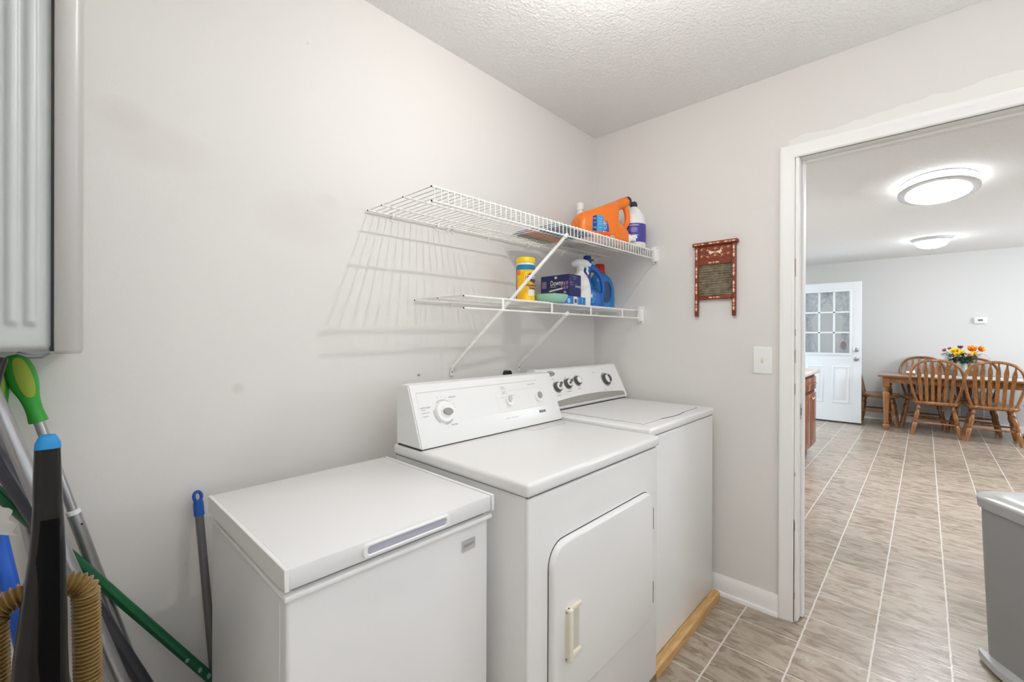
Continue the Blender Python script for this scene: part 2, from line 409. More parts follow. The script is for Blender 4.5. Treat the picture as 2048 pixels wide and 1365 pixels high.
# casing on the kitchen side
struct('trim_7', MB().box((.115, -1.03, 0), (.131, -.972, 2.10), .004).box((.115, -2.23, 0), (.131, -2.17, 2.10), .004).box((.115, -2.23, 2.045), (.131, -.972, 2.10), .004), TRIM)
def baseboard(p0, p1, nrm, h=.093, t=.013):
    p0 = V(p0); p1 = V(p1); n = V(nrm); pr = [(0, 0), (t + .011, 0), (t + .011, .008), (t + .008, .016), (t, .019), (t, h - .030), (t - .003, h - .022), (t - .004, h - .012), (t - .008, h - .005), (t - .009, h), (0, h)]
    return MB().loops([[p0 + n * d + V((0, 0, z)) for d, z in pr], [p1 + n * d + V((0, 0, z)) for d, z in pr]])
struct('baseboard_right', baseboard((0, -.972, 0), (0, -.03, 0), (-1, 0, 0)), TRIM, smooth=25)
struct('baseboard_back', baseboard((-3.03, 0, 0), (-.02, 0, 0), (0, -1, 0)), TRIM, smooth=25)
struct('baseboard_kitchen_far', baseboard((6.47, -4.5, 0), (6.47, .02, 0), (-1, 0, 0)), TRIM, smooth=25)

# ================================================================== LAUNDRY CEILING LAMP (out of frame, gives the room its light)
lt = thing('ceiling_light', 'white porcelain lampholder with bare bulb on the laundry room ceiling', 'light', (-1.275, -.88, H))
obj('lampholder', MB().lathe([(.06, 0), (.06, -.012), (.045, -.022), (.024, -.03), (.022, -.165)]), WPLAST, lt)
obj('bulb', MB().ball((0, 0, -.185), .009, 16), emit('bulb_glow', (255, 252, 249), LAMP_W * 415), lt)

# ================================================================== CHEST FREEZER
fz = thing('chest_freezer', 'white chest freezer with a recessed lid handle beside the dryer', 'freezer', (-1.7425, -.41, 0))
x0, x1, yb, yf = -1.981, -1.5045, -.165, -.652
obj('body', MB().box((x0, yb, .03), (x1, yf, .803), .007, 3), ENAMEL2, fz, True)
obj('corner_trim', MB().box((x0 - .001, yf + .030, .035), (x0 + .001, yf + .032, .79)), WPLAST, fz, True)
obj('rim', MB().box((x0 - .006, yb, .802), (x1 + .006, yf - .009, .8115), .002), WPLAST, fz, True)
obj('gasket', MB().box((x0 + .012, yb, .811), (x1 - .012, yf + .006, .824)), mat('grey_gasket', (150, 150, 154), .6), fz, True)
lid = MB()
yl = -.665
# lid with a slightly bowed side edge, front recess for the handle
lid.box((x0 + .001, yb + .004, .822), (x1 - .001, yl + .002, .8595), .003)
lo = obj('lid', lid, ENAMEL2, fz, True)
for s, xa in ((-1, x0 - .008), (1, x1 + .0005)):
    obj('lid_end_cap', MB().box((xa, yb, .8215), (xa + .0085, yl, .861), .0012, 1), WPLAST, lo, True)
hr = rrect(-1.849, .8275, -1.637, .8545, .010); hi_ = rrect(-1.838, .8335, -1.648, .8485, .005)
fr = MB(); fnF = lambda d: (lambda p: V((p[0], d, p[1])))
a = [V((u, yl + .002, v)) for u, v in hr]; b_ = [V((u, yl - .0035, v)) for u, v in inset(hr, .0018)]; c_ = [V((u, yl - .0035, v)) for u, v in inset(hi_, -.0015)]; d_ = [V((u, yl - .001, v)) for u, v in hi_]
fr.loops([a, b_, c_, d_], cap=False)
hd = obj('handle', fr, WPLAST, lo, True)
pk = MB().prism(hi_, yl + .0012, yl + .0015, lambda u, v, d: V((u, d, v)))
obj('handle_pocket', MB().box((-1.839, yl - .0012, .8330), (-1.647, yl + .001, .8490)), mat('lavender_grey_pocket', (176, 176, 190), .5), hd, True)
bd = obj('badge', MB().prism(rrect(-1.591, .7435, -1.549, .7705, .003), yf - .0018, yf, lambda u, v, d: V((u, d, v))), mat('silver_badge', (206, 206, 206), .3, metal=.35), fz, True)
obj('badge_lettering', MB().text('AVANTI', .0092, lambda u, v: V((-1.570 + u, yf - .0024, .757 + v)), align='CENTER'), INK, bd, True, smooth=0)
obj('foot', MB().lathe([(.02, 0), (.02, .03)], (x0 + .04, yf + .05, 0)), BLACK, fz, True)
for xx, yy in ((x1 - .04, yf + .05), (x0 + .04, yb - .05), (x1 - .04, yb - .05)): obj('foot', MB().lathe([(.02, 0), (.02, .03)], (xx, yy, 0)), BLACK, fz, True)

# ================================================================== DRYER
DX0, DX1, DYB, DYF, DZ = -1.474, -.752, -.165, -.757, .900
dr = thing('dryer', 'white clothes dryer with a front door and yellowed pull between freezer and washer', 'dryer', (-1.113, -.46, 0))
obj('cabinet', MB().box((DX0 + .010, DYB - .004, .045), (DX1 - .006, DYF + .016, .862), .004), ENAMEL, dr, True)
obj('front_panel', MB().box((DX0 + .010, DYF + .022, .045), (DX1 - .006, DYF + .008, .8585), .006, 3), ENAMEL, dr, True)
obj('top_panel', MB().box((DX0, DYB, .864), (DX1, DYF, DZ), .011, 4), ENAMEL, dr, True)
obj('top_seam', MB().box((DX0 + .012, DYB, .860), (DX1 - .010, DYF + .013, .865)), DARK, dr, True)
for xx, yy in ((DX0 + .05, DYF + .06), (DX1 - .05, DYF + .06), (DX0 + .05, DYB - .05), (DX1 - .05, DYB - .05)):
    obj('foot', MB().lathe([(.02, 0), (.02, .015), (.008, .016), (.008, .05)], (xx, yy, 0)), BLACK, dr, True)
yfp = DYF + .008
dp = rrect(-1.385, .285, -.822, .722, [.045, .060, .045, .045], 8)
# dark reveal round the door, then the pillowed door skin
rv = obj('door_reveal', MB().prism(inset(dp, -.0022), yfp - .0008, yfp + .002, lambda u, v, d: V((u, d, v))), DARK, dr, True)
do = obj('door', MB().prism(dp, yfp - .018, yfp - .0012, lambda u, v, d: V((u, d, v)), bev=.009), ENAMEL, dr, True)
for zc in (.625, .37):
    hg = MB().box((-.8235, yfp - .011, zc - .036), (-.811, yfp - .0005, zc + .036), .0015)
    for k in range(4): hg.lathe([(.0045, 0), (.0045, .016)], (-.8215, yfp - .012, zc - .036 + k * .0187), n=10)
    obj('hinge', hg, STEEL, do, True)
obj('catch_button', MB().lathe([(.004, 0), (.0035, .003), (.001, .0035)], (-1.09, yfp - .014, .7115), (0, -1, 0), n=12), KGREY, do, True)
obj('catch_button', MB().lathe([(.004, 0), (.0035, .003), (.001, .0035)], (-1.377, yfp - .013, .607), (0, -1, 0), n=12), KGREY, do, True)
hp = MB().prism(rrect(-1.335, .405, -1.276, .548, .008), yfp - .0215, yfp - .0175, lambda u, v, d: V((u, d, v)))
hx = obj('pull', MB().prism(rrect(-1.336, .408, -1.318, .545, .006), yfp - .034, yfp - .0178, lambda u, v, d: V((u, d, v)), bev=.004).box((-1.336, yfp - .028, .532), (-1.272, yfp - .0178, .545), .003).box((-1.336, yfp - .028, .408), (-1.272, yfp - .0178, .421), .003), YPLAST, do, True, label='yellowed plastic pull')
obj('pull_recess', MB().box((-1.319, yfp - .0192, .420), (-1.274, yfp - .0176, .533)), mat('ivory_recess', (205, 202, 190), .5), hx, True)
# console
A0 = V((0, -.252, 1.092)); A1 = V((0, -.322, .905)); LA = (A1 - A0).length; tA = (A1 - A0).normalized(); nA = V((0, tA.z, -tA.y))
if nA.y > 0: nA = -nA
def onA(x, s, d=0.0): return V((x, 0, 0)) + V((0, A0.y, A0.z)) + tA * s + nA * d
cs = [(-.185, .903), (-.185, 1.088), (-.192, 1.096), (-.240, 1.096), (-.2485, 1.0945), (-.253, 1.088), (-.3215, .912), (-.3205, .904), (-.316, .903)]
cm = MB().loops([[V((x, y, z)) for y, z in cs] for x in (DX0 + .001, DX1 + .002)])
es = [e for e in cm.b.edges if all(abs(v.co.x - e.verts[0].co.x) < 1e-6 for v in e.verts)]
bmesh.ops.bevel(cm.b, geom=es, offset=.004, segments=2, affect='EDGES', clamp_overlap=True)
co = obj('control_console', cm, ENAMEL, dr, True)
obj('console_gap', MB().box((DX0 + .004, -.19, .899), (DX1 - .002, -.319, .9045)), DARK, dr, True)
# upper groove band and face panel
pb = [onA(-1.452, .022), onA(-.862, .022)]
obj('face_panel', MB().prism(rrect(-1.452, .024, -.845, .178, .006), 0, .0012, lambda u, v, d: onA(u, v, d)), ENAMEL, co, True)
obj('groove', MB().prism(rrect(-1.452, .0215, -.850, .0228, .0004), 0, .0010, lambda u, v, d: onA(u, v, d)), mat('soft_grey_line', (206, 206, 203), .5), co, True)
obj('inner_panel_outline', MB().loops([[onA(u, v, .0016) for u, v in rrect(-1.104, .052, -.845, .132, .008)], [onA(u, v, .0016) for u, v in inset(rrect(-1.104, .052, -.845, .132, .008), .0007)]], cap=False), mat('soft_grey_line', (206, 206, 203), .5), co, True)
def dial(parent, x, s, r, name='dial'):
    m = MB().lathe([(r * 1.0, 0), (r * 1.02, .006), (r * .93, .012), (r * .62, .0135), (r * .60, .016)], onA(x, s, .001), nA, 36)
    return obj(name, m, WPLAST, parent, True)
kd = dial(co, -1.357, .095, .036, 'timer_dial')
a0 = onA(-1.357, .095, .0165); ex = V((1, 0, 0)); ey = -tA
def disc(c, ax, ay, nn, a, b, p=2.0, h=.004, rot=0.0):
    pts = sellipse(0, 0, a, b, p, 24); rot_ = R(rot); q = [(u * cos(rot_) - v * sin(rot_), u * sin(rot_) + v * cos(rot_)) for u, v in pts]
    return MB().loops([[c + ax * u + ay * v for u, v in q], [c + ax * u * .96 + ay * v * .96 + nn * h for u, v in q]])
obj('dial_grip', disc(a0 + ex * .003 - ey * .003, ex, ey, nA, .019, .0115, 2.0, .008, -12), GREYP, kd, True, label='grey finger grip')
obj('dial_mark', MB().prism([(-1.357 + .021 * cos(t), .095 - .021 * sin(t)) for t in [R(a) for a in range(35, 106, 7)]] + [(-1.357 + .0175 * cos(t), .095 - .0175 * sin(t) + .001) for t in [R(a) for a in range(105, 34, -7)]], .0137, .0142, lambda u, v, d: onA(u, v, d + .001)), GREYP, kd, True)
arc = MB()
def arcband(m, cx, cs_, r0, r1, a0_, a1_, d=.0014):
    n = max(3, int(abs(a1_ - a0_) / 6)); 
    for i in range(n):
        t0 = R(a0_ + (a1_ - a0_) * i / n); t1_ = R(a0_ + (a1_ - a0_) * (i + 1) / n)
        m.b.faces.new([m.b.verts.new(onA(cx + r * cos(t), cs_ - r * sin(t), d)) for r, t in ((r0, t0), (r1, t0), (r1, t1_), (r0, t1_))])
arc.b.free()
for a_, b2 in ((25, 128), (165, 235), (262, 318)):
    arc = MB(); arcband(arc, -1.357, .095, .0375, .0425, a_, b2)
    obj('dial_scale', arc, mat('pale_grey_print', (196, 197, 195), .6), co, True, smooth=0)
def lab(parent, items, m=INK, name='printed_label', fn=onA, d=.0017):
    for s_, size, x, s, al in items:
        obj(name, MB().text(s_, size, (lambda u, v, x=x, s=s: fn(x + u, s - v, d)), align=al), m, parent, True, smooth=0)
lab(co, [('AUTO DRY', .0078, -1.447, .074, 'LEFT'), ('TIMED DRY', .0066, -1.329, .049, 'LEFT'), ('AIR DRY', .0072, -1.338, .142, 'LEFT')], INKD)
lab(co, [('LESS DRY', .0042, -1.444, .081, 'LEFT'), ('NORMAL DRY', .0048, -1.445, .0905, 'LEFT'), ('MORE DRY', .0048, -1.444, .102, 'LEFT'), ('80', .004, -1.372, .045, 'CENTER'), ('70', .004, -1.356, .045, 'CENTER'), ('60', .004, -1.340, .049, 'CENTER'), ('50', .004, -1.322, .060, 'CENTER'), ('40', .004, -1.311, .072, 'CENTER'), ('30', .004, -1.307, .085, 'CENTER'), ('10', .004, -1.352, .147, 'CENTER'), ('20', .004, -1.336, .137, 'CENTER'),
         ('FABRIC', .0062, -1.074, .037, 'LEFT'), ('TEMPERATURE', .0042, -1.073, .044, 'LEFT'), ('MEDIUM', .005, -1.068, .056, 'LEFT'), ('PERMANENT PRESS', .0038, -1.076, .062, 'LEFT'), ('DELICATE', .0038, -1.083, .076, 'LEFT'), ('COTTON', .0038, -1.022, .073, 'LEFT'), ('PUSH TO START', .0062, -.916, .0375, 'LEFT'), ('HEAVY DUTY', .0044, -1.083, .156, 'LEFT'), ('EXTRA CAPACITY', .0044, -1.050, .156, 'LEFT')], INK)
k2 = obj('temperature_knob', disc(onA(-1.046, .091, .001), ex, ey, nA, .019, .0205, 2.0, .013), WPLAST, co, True)
obj('knob_grip', disc(onA(-1.048, .085, .0135), ex, ey, nA, .009, .0135, 2.0, .006, -25), mat('beige_grip', (206, 201, 195), .5), k2, True)
k3 = obj('start_button', disc(onA(-.874, .092, .001), ex, ey, nA, .0195, .0205, 2.0, .011), WPLAST, co, True)
obj('button_cap', disc(onA(-.870, .088, .0115), ex, ey, nA, .0125, .014, 2.0, .005), GREYP, k3, True, label='grey push button')
lg = MB().prism([(-.887, .1485), (-.848, .1485), (-.848, .158), (-.887, .158)], .0013, .0017, onA)
lgo = obj('brand_badge', lg, INKD, co, True)
obj('badge_lettering', MB().text('KENMORE', .0068, lambda u, v: onA(-.8675 + u, .1533 - v, .0021), align='CENTER', sx=.88), WPLAST, lgo, True, smooth=0)
# lint screen lid in the top
obj('lint_screen_lid', MB().loops([[V((x, y, DZ + .0006)) for x, y in ((-1.006, -.325), (-1.008, -.378), (-.80, -.378), (-.80, -.325))], [V((x, y, DZ + .0006)) for x, y in ((-1.0045, -.325), (-1.0065, -.3765), (-.8015, -.3765), (-.8015, -.325))]], cap=False), mat('soft_grey_line2', (128, 124, 118), .5), dr, True)

# ================================================================== WASHER
WX0, WX1, WYB, WYF, WZ = -.738, -.060, -.10, -.712, .915
wa = thing('washing_machine', 'white top-loading washing machine in the corner against the doorway wall', 'washing machine', (-.40, -.4, 0))
obj('cabinet', MB().box((WX0 + .004, WYB, .035), (WX1 - .002, WYF + .006, .8795), .008, 3), ENAMEL, wa, True)
obj('top_seam', MB().box((WX0 + .008, WYB, .878), (WX1 - .005, WYF + .010, .883)), DARK, wa, True)
obj('top_panel', MB().box((WX0, WYB, .8815), (WX1, WYF, WZ), .010, 4), ENAMEL, wa, True)
for xx, yy in ((WX0 + .05, WYF + .06), (WX1 - .05, WYF + .06), (WX0 + .05, WYB - .05), (WX1 - .05, WYB - .05)):
    obj('foot', MB().lathe([(.02, 0), (.02, .012), (.008, .013), (.008, .04)], (xx, yy, 0)), BLACK, wa, True)
# lid: a thin raised panel with a finger dip along its front edge
fe = [(-.679, -.655)] + [(-.679 + .547 * t, -.655 - (.013 * (sin(pi * (t - .30) / .42) ** 1.0) if .30 < t < .72 else 0)) for t in [k / 24 for k in range(1, 24)]] + [(-.132, -.655)]
lp = [(-.132, -.250), (-.679, -.250)]
lid2 = MB().prism(fe + lp, WZ + .004, WZ - .0005, lambda u, v, d: V((u, v, d)))
wl = obj('lid', lid2, ENAMEL, wa, True)
obj('lid_gap', MB().prism(inset(fe + lp, -.0016), WZ + .0009, WZ - .001, lambda u, v, d: V((u, v, d))), mat('grey_gap', (128, 126, 122), .7), wl, True)
dip = [(u, v - .002) for u, v in fe if -.52 < u < -.285]; dip2 = [(u, v + .004) for u, v in reversed(dip)]
obj('finger_dip', MB().prism(dip + dip2, WZ + .0018, WZ + .0002, lambda u, v, d: V((u, v, d))), DARK, wl, True)
B0 = V((0, -.158, 1.093)); B1 = V((0, -.238, .935)); tB = (B1 - B0).normalized(); nB = V((0, tB.z, -tB.y))
if nB.y > 0: nB = -nB
def onB(x, s, d=0.0): return V((x, 0, 0)) + V((0, B0.y, B0.z)) + tB * s + nB * d
def wprof(k): return [(-.105, .917), (-.105, 1.085), (-.118, 1.098), (-.147, 1.0985), (-.156, 1.094)] + [(B0.y + tB.y * s - .010 * sin(pi * s / .177) * 0 - .0, B0.z + tB.z * s) for s in (.004, .05, .10, .15, .176)] + [(-.238, .928), (-.232, .917)]
wc = MB().loops([[V((x, y, z)) for y, z in wprof(0)] for x in (WX0 + .002, -.052)])
es = [e for e in wc.b.edges if abs(e.verts[0].co.x - e.verts[1].co.x) < 1e-6]
bmesh.ops.bevel(wc.b, geom=es, offset=.004, segments=2, affect='EDGES', clamp_overlap=True)
wco = obj('control_console', wc, WPLAST, wa, True)
obj('end_cap', MB().loops([[V((x, y + (-.003 if y < -.11 else 0), z + (.003 if z > 1.0 else 0))) for y, z in wprof(0)] for x in (-.058, -.046)]), WPLAST, wco, True)
obj('end_cap', MB().loops([[V((x, y + (-.003 if y < -.11 else 0), z + (.003 if z > 1.0 else 0))) for y, z in wprof(0)] for x in (WX0 - .001, WX0 + .028)]), WPLAST, wco, True)
# silver strip with an arched upper edge
n = 24; up_ = [(-.708 + .645 * k / n, .157 - .017 * sin(pi * k / n) ** .8) for k in range(n + 1)]
st = obj('silver_strip', MB().prism(up_ + [(-.063, .1775), (-.708, .1775)], .0012, -.001, onB), mat('silver_strip_paint', (176, 173, 168), .38, metal=.55), wco, True, label='silver strip under the controls')
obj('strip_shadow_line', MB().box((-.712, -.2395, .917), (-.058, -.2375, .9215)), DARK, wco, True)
badge = sellipse(-.638, .017, .032, .0125, 2, 28)
bo = obj('brand_badge', MB().prism(badge, .0022, -.0005, onB), mat('pewter_badge', (138, 136, 134), .35, metal=.6), wco, True)
obj('badge_face', MB().prism(inset(badge, .0022), .0026, .002, onB), mat('pewter_badge_face', (186, 184, 180), .35, metal=.4), bo, True)
obj('badge_lettering', MB().text('Whirlpool', .0105, lambda u, v: onB(-.638 + u, .0168 - v, .0031), align='CENTER'), INKD, bo, True, smooth=0)
eyB = -tB
def wknob(x, s, r, grip, name):
    q = obj(name, MB().lathe([(r * 1.28, -.001), (r * 1.26, .0018), (r, .002)], onB(x, s), nB, 32), mat('silver_bezel', (190, 187, 182), .3, metal=.5), wco, True)
    obj('knob_ring', MB().lathe([(r * 1.05, .0015), (r, .014), (r * .80, .018), (r * .74, .0165)], onB(x, s), nB, 32), KGREY, q, True, label='charcoal knob ring')
    obj('knob_face', MB().lathe([(r * .78, .012), (r * .74, .0182), (r * .5, .0195)], onB(x, s), nB, 28), WPLAST, q, True)
    if grip is not None:
        g = R(grip); ax = ex * cos(g) + eyB * sin(g)
        obj('knob_pointer', MB().bar(onB(x, s, .020) - ax * r * .35, onB(x, s, .020) + ax * r * 1.15, r * .42, .012, nB), mat('grey_pointer', (104, 102, 100), .35), q, True)
    return q
wknob(-.625, .086, .0225, 38, 'load_knob'); wknob(-.538, .076, .0225, 30, 'temperature_knob'); wknob(-.452, .067, .0225, None, 'options_knob')
kc = wknob(-.192, .079, .030, None, 'cycle_knob')
obj('dial_skirt', MB().lathe([(.0395, -.0006), (.0395, .0012), (.037, .0014)], onB(-.192, .079), nB, 32), mat('silver_bezel', (190, 187, 182), .3, metal=.5), kc, True)
obj('knob_wing', MB().prism([(-.192 + .021 * cos(R(a)), .079 - .021 * sin(R(a))) for a in range(-70, 75, 12)] + [(-.192 + .008 * cos(R(a)), .079 - .012 * sin(R(a))) for a in range(72, -74, -18)], .026, .012, onB), KGREY, kc, True)
lab(wco, [('LOAD SIZE', .0056, -.644, .126, 'LEFT'), ('TEMPERATURE', .0056, -.563, .1145, 'LEFT'), ('OPTIONS', .0062, -.472, .109, 'LEFT'), ('SMALL', .0045, -.668, .058, 'LEFT'), ('MEDIUM', .0045, -.642, .046, 'LEFT'), ('LARGE', .0045, -.606, .052, 'LEFT'), ('HOT', .0045, -.577, .046, 'LEFT'), ('WARM', .0045, -.545, .042, 'LEFT'), ('COLD', .0045, -.512, .046, 'LEFT'), ('ON', .0045, -.490, .037, 'LEFT'), ('OFF', .0045, -.448, .034, 'LEFT'),
          ('NORMAL', .0055, -.296, .033, 'LEFT'), ('12', .0045, -.262, .036, 'CENTER'), ('8', .0045, -.248, .062, 'CENTER'), ('6', .0045, -.25, .078, 'CENTER'), ('4', .0045, -.246, .090, 'CENTER'), ('SPIN', .0045, -.236, .118, 'LEFT'), ('WHITES', .0052, -.240, .134, 'LEFT'), ('RINSE', .0045, -.148, .110, 'LEFT'), ('COLORS', .0045, -.186, .018, 'CENTER'), ('START', .005, -.178, .134, 'LEFT')], INKD, fn=onB, d=.0006)

# wood strip on the floor in front of the washer
ws = MB().loops([[V((x, y, z)) for y, z in ((-.7065, .001), (-.7065, .040), (-.711, .0415), (-.731, .040), (-.738, .034), (-.738, .001))] for x in (-.735, -.057)])
tag(obj('wood_strip', ws, mat('pine', (206, 168, 112), .5, rgb2=(184, 144, 90), vscale=7, stretch=(2, 14, 14)), smooth=30), 'raw pine strip lying on the floor along the washer front', 'wood strip')
# things fixed to the back wall behind the dryer
tag(obj('wall_screw', MB().lathe([(.004, 0), (.004, .004), (.001, .005)], (-1.259, 0, 1.102), (0, -1, 0), 10), STEEL), 'small screw left in the wall above the dryer console', 'screw')
tag(obj('pipe_stub', MB().lathe([(.016, 0), (.016, .03), (.008, .032)], (-.770, 0, 1.078), (0, -1, 0), 16), BLACK), 'black pipe stub in the wall just above the dryer console', 'pipe')

# ================================================================== WIRE SHELVES
def rod(m, p, q, r=.0016, n=6): return m.tube([p, q], r, n)
def wire_shelf(name, label, x0, x1, depth, rails, lip, lipwires, slope, z0):
    """local: x along wall, y = -depth to the front, z = 0 deck"""
    t = thing(name, label, 'shelf', (x0, -.012, z0), rot=(0, -atan2(slope, 1), 0), group='white wire shelves above the machines')
    L = x1 - x0; n = int(round((L - .012) / .0254)); d = MB(); lw = MB()
    for k in range(n):
        x = .008 + k * .0254
        if lipwires:
            d.tube([(x, 0, .0035), (x, -depth, .0035)], .00165, 6)
            lw.tube([(x, -depth - .0005, .0045), (x, -depth - .003, .001), (x, -depth - .003, -lip)], .00165, 6)
        else: d.tube([(x, 0, .0035), (x, -depth, .0035)], .00165, 6)
    obj('deck_wires', d, WIRE, t, smooth=60)
    if lipwires: obj('lip_wires', lw, WIRE, t, smooth=60)
    for i, yy in enumerate(rails):
        r_ = .0034 if yy in (rails[0], rails[-1]) else .0030
        ro = obj('rail', rod(MB(), (0, yy, -.0005), (L, yy, -.0005), r_, 8), WIRE, t, smooth=60)
        obj('cut_end', MB().lathe([(r_ * .8, 0), (r_ * .8, .0015)], (-.0008, yy, -.0005), (-1, 0, 0), 8), mat('dark_cut_end', (60, 52, 48), .6), ro)
    ro = obj('rail', rod(MB(), (0, -depth - .001, -lip), (L, -depth - .001, -lip), .0034, 8), WIRE, t, smooth=60)
    obj('cut_end', MB().lathe([(.003, 0), (.003, .0015)], (-.0008, -depth - .001, -lip), (-1, 0, 0), 8), mat('dark_cut_end', (60, 52, 48), .6), ro)
    return t, L
SU, LU = wire_shelf('wire_shelf', 'upper white wire shelf, longer one with a fenced front lip', -1.482, -.004, .372, [0, -.093, -.222, -.372], .0435, True, .0125, 1.698)
SL, LL = wire_shelf('wire_shelf', 'lower white wire shelf just above the machines', -1.285, -.004, .288, [0, -.145, -.288], .042, False, .0035, 1.393)
for i, x in enumerate((.19, .484, .781, 1.077)):
    obj('lip_strap', MB().box((x - .0055, -.2915, .001), (x + .0055, -.2885, -.046), .001, 1), WIRE, SL)
def brace(sh, xt, x, depth, lip, zfoot, z0, slope):
    top = V((xt, -depth - .001, -lip - .001)); foot = V((x, .006, zfoot - z0 - slope * x))
    d = (foot - top).normalized()
    m = MB().bar(top - d * .012, foot + V((0, -.004, .016)), .0125, .006, (1, 0, 0)).box((xt - .008, -depth - .006, -lip + .006), (xt + .008, -depth + .004, -lip - .008), .002)
    b = obj('support_brace', m, WIRE, sh)
    f = MB().box((x - .0085, .0115, foot.z + .016), (x + .0085, .0055, foot.z - .022), .0025).box((x - .0085, .0055, foot.z + .018), (x - .006, -.006, foot.z + .002), .001).box((x + .006, .0055, foot.z + .018), (x + .0085, -.006, foot.z + .002), .001)
    fo = obj('wall_foot', f, WPLAST, b)
    obj('screw', MB().lathe([(.0032, 0), (.0028, .0016)], (x, .0056, foot.z - .004), (0, -1, 0), 10), KGREY, fo)
brace(SU, .664, .379, .372, .0435, 1.108, 1.698, .0125)
brace(SL, .590, .606, .288, .042, 1.106, 1.393, .0035)
def clips(sh, xs):
    for x in xs:
        m = MB().tube([(x, .011, .010), (x, .004, .011), (x, -.002, .005), (x, -.001, -.006), (x, .006, -.010), (x, .011, -.010)], .0042, 8).lathe([(.006, 0), (.006, .003)], (x, .011, -.014), (0, -1, 0), 10)
        obj('wall_clip', m, WPLAST, sh)
clips(SU, (.101, .308, .362, .391, .596, .869, 1.15, 1.38)); clips(SL, (.187, .52, .86, 1.15))
def endbracket(sh, L, depth, lip):
    m = MB().box((L - .024, -depth - .016, .018), (L + .003, -depth + .010, -lip - .016), .002).box((L - .004, -depth - .018, .022), (L + .0035, -depth + .018, -lip - .028), .002)
    o = obj('end_bracket', m, WPLAST, sh)
    obj('screw', MB().lathe([(.003, 0), (.0026, .0015)], (L - .012, -depth - .016, .012), (0, -1, 0), 10), KGREY, o)
    obj('screw', MB().lathe([(.003, 0), (.0026, .0015)], (L - .0045, -depth - .004, -lip - .021), (-1, 0, 0), 10), KGREY, o)
    obj('end_bracket', MB().box((L - .012, -.012, .012), (L + .003, .010, -.018), .002), WPLAST, sh)
endbracket(SU, LU, .372, .0435); endbracket(SL, LL, .288, .042)
# clear plastic liner under the things at the corner end of the upper shelf
ZU = lambda x: 1.698 + .0125 * (x + 1.482) + .0053
ZL = lambda x: 1.393 + .0035 * (x + 1.285) + .0053
CLEAR = mat('clear_liner', (232, 234, 236), .25, spec=.5, alpha=.45)
tag(obj('shelf_liner', MB().loops([[V((x, y, ZU(x) + dz)) for x, y in ((-.54, -.376), (-.02, -.376), (-.02, -.02), (-.54, -.02))] for dz in (0, .0012)]), CLEAR), 'translucent plastic liner sheet on the upper wire shelf', 'shelf liner')

# ================================================================== THINGS ON THE UPPER SHELF
ORANGE = mat('orange_plastic', (238, 122, 28), .28, spec=.5, coat=.2)
jg = thing('detergent_jug', 'big orange detergent jug with navy cap and white tap', 'detergent jug', (-.500, -.243, ZU(-.45) + .002), rz=R(-21.8))
TH_ = .125
def jsec(u, v0, v1, w, p=3.2): return [V((u, TH_ / 2 + b, a)) for a, b in sellipse((v0 + v1) / 2, 0, (v1 - v0) / 2, w / 2, p, 32)]
jm = MB()
jm.loops([jsec(.002, .025, .085, .05), jsec(.008, .006, .118, .095), jsec(.025, .001, .144, .118), jsec(.06, 0, .160, TH_), jsec(.11, 0, .178, TH_), jsec(.16, 0, .199, TH_), jsec(.20, 0, .214, TH_), jsec(.226, 0, .224, .115), jsec(.240, .004, .228, .095), jsec(.246, .02, .226, .07)])
jm.loops([jsec(.20, 0, .15, TH_), jsec(.235, 0, .130, .118), jsec(.262, 0, .112, .108), jsec(.285, .001, .104, .098), jsec(.305, .004, .092, .085), jsec(.318, .014, .074, .06)])
jm.tube([V((u, TH_ / 2, v)) for u, v in bez([(.20, .185), (.25, .207), (.296, .230), (.325, .243)], 5)], [.030] * 5 + [.028] * 6 + [.026] * 5, 16)
jm.tube([V((u, TH_ / 2, v)) for u, v in bez([(.306, .226), (.322, .195), (.330, .155), (.324, .125), (.302, .103), (.27, .09)], 5)], .0155, 12)
jm.fuse(.0042, 5)
jb = obj('jug_body', jm, ORANGE, jg, smooth=180)
JT = bvh_of(jb)
def jpatch(poly, off=.0009, sub=3):
    m = MB(); vs = [m.b.verts.new((u, -.2, v)) for u, v in poly]; m.b.faces.new(vs)
    bmesh.ops.triangulate(m.b, faces=m.b.faces[:])
    for _ in range(sub): bmesh.ops.subdivide_edges(m.b, edges=m.b.edges[:], cuts=1, use_grid_fill=True)
    return drape(m, JT, (0, 1, 0), off, .2)
lbl = obj('side_label', jpatch([(.062, .052), (.132, .052), (.132, .128), (.118, .132), (.09, .130), (.068, .122)]), mat('label_sky_blue', (66, 160, 214), .35), jb, label='blue side label')
obj('label_panel', jpatch([(.066, .052), (.090, .052), (.090, .131), (.068, .122)], .0014), mat('label_navy', (36, 62, 130), .35), lbl)
obj('label_panel', jpatch([(.126, .056), (.166, .054), (.162, .085), (.150, .112), (.128, .082)], .0014), mat('label_royal', (28, 96, 170), .35), lbl)
obj('label_band', jpatch([(.008, .018), (.20, .004), (.205, .044), (.135, .052), (.02, .040)], .0009), mat('label_redorange', (226, 92, 34), .35), jb)
obj('barcode_panel', jpatch([(.178, .014), (.200, .012), (.200, .040), (.178, .042)], .0014), mat('label_white', (232, 228, 220), .4), jb)
bc = MB()
for k in range(7):
    q = MB(); vs = [q.b.verts.new(p) for p in ((.1805, -.2, .018 + k * .003), (.197, -.2, .0172 + k * .003), (.197, -.2, .0186 + k * .003), (.1805, -.2, .0194 + k * .003))]; q.b.faces.new(vs); drape(q, JT, (0, 1, 0), .0019, .2)
    me_ = bpy.data.meshes.new('x'); q.b.to_mesh(me_); bc.b.from_mesh(me_); bpy.data.meshes.remove(me_); q.b.free()
obj('barcode', bc, INKD, jb, smooth=0)
tx = MB()
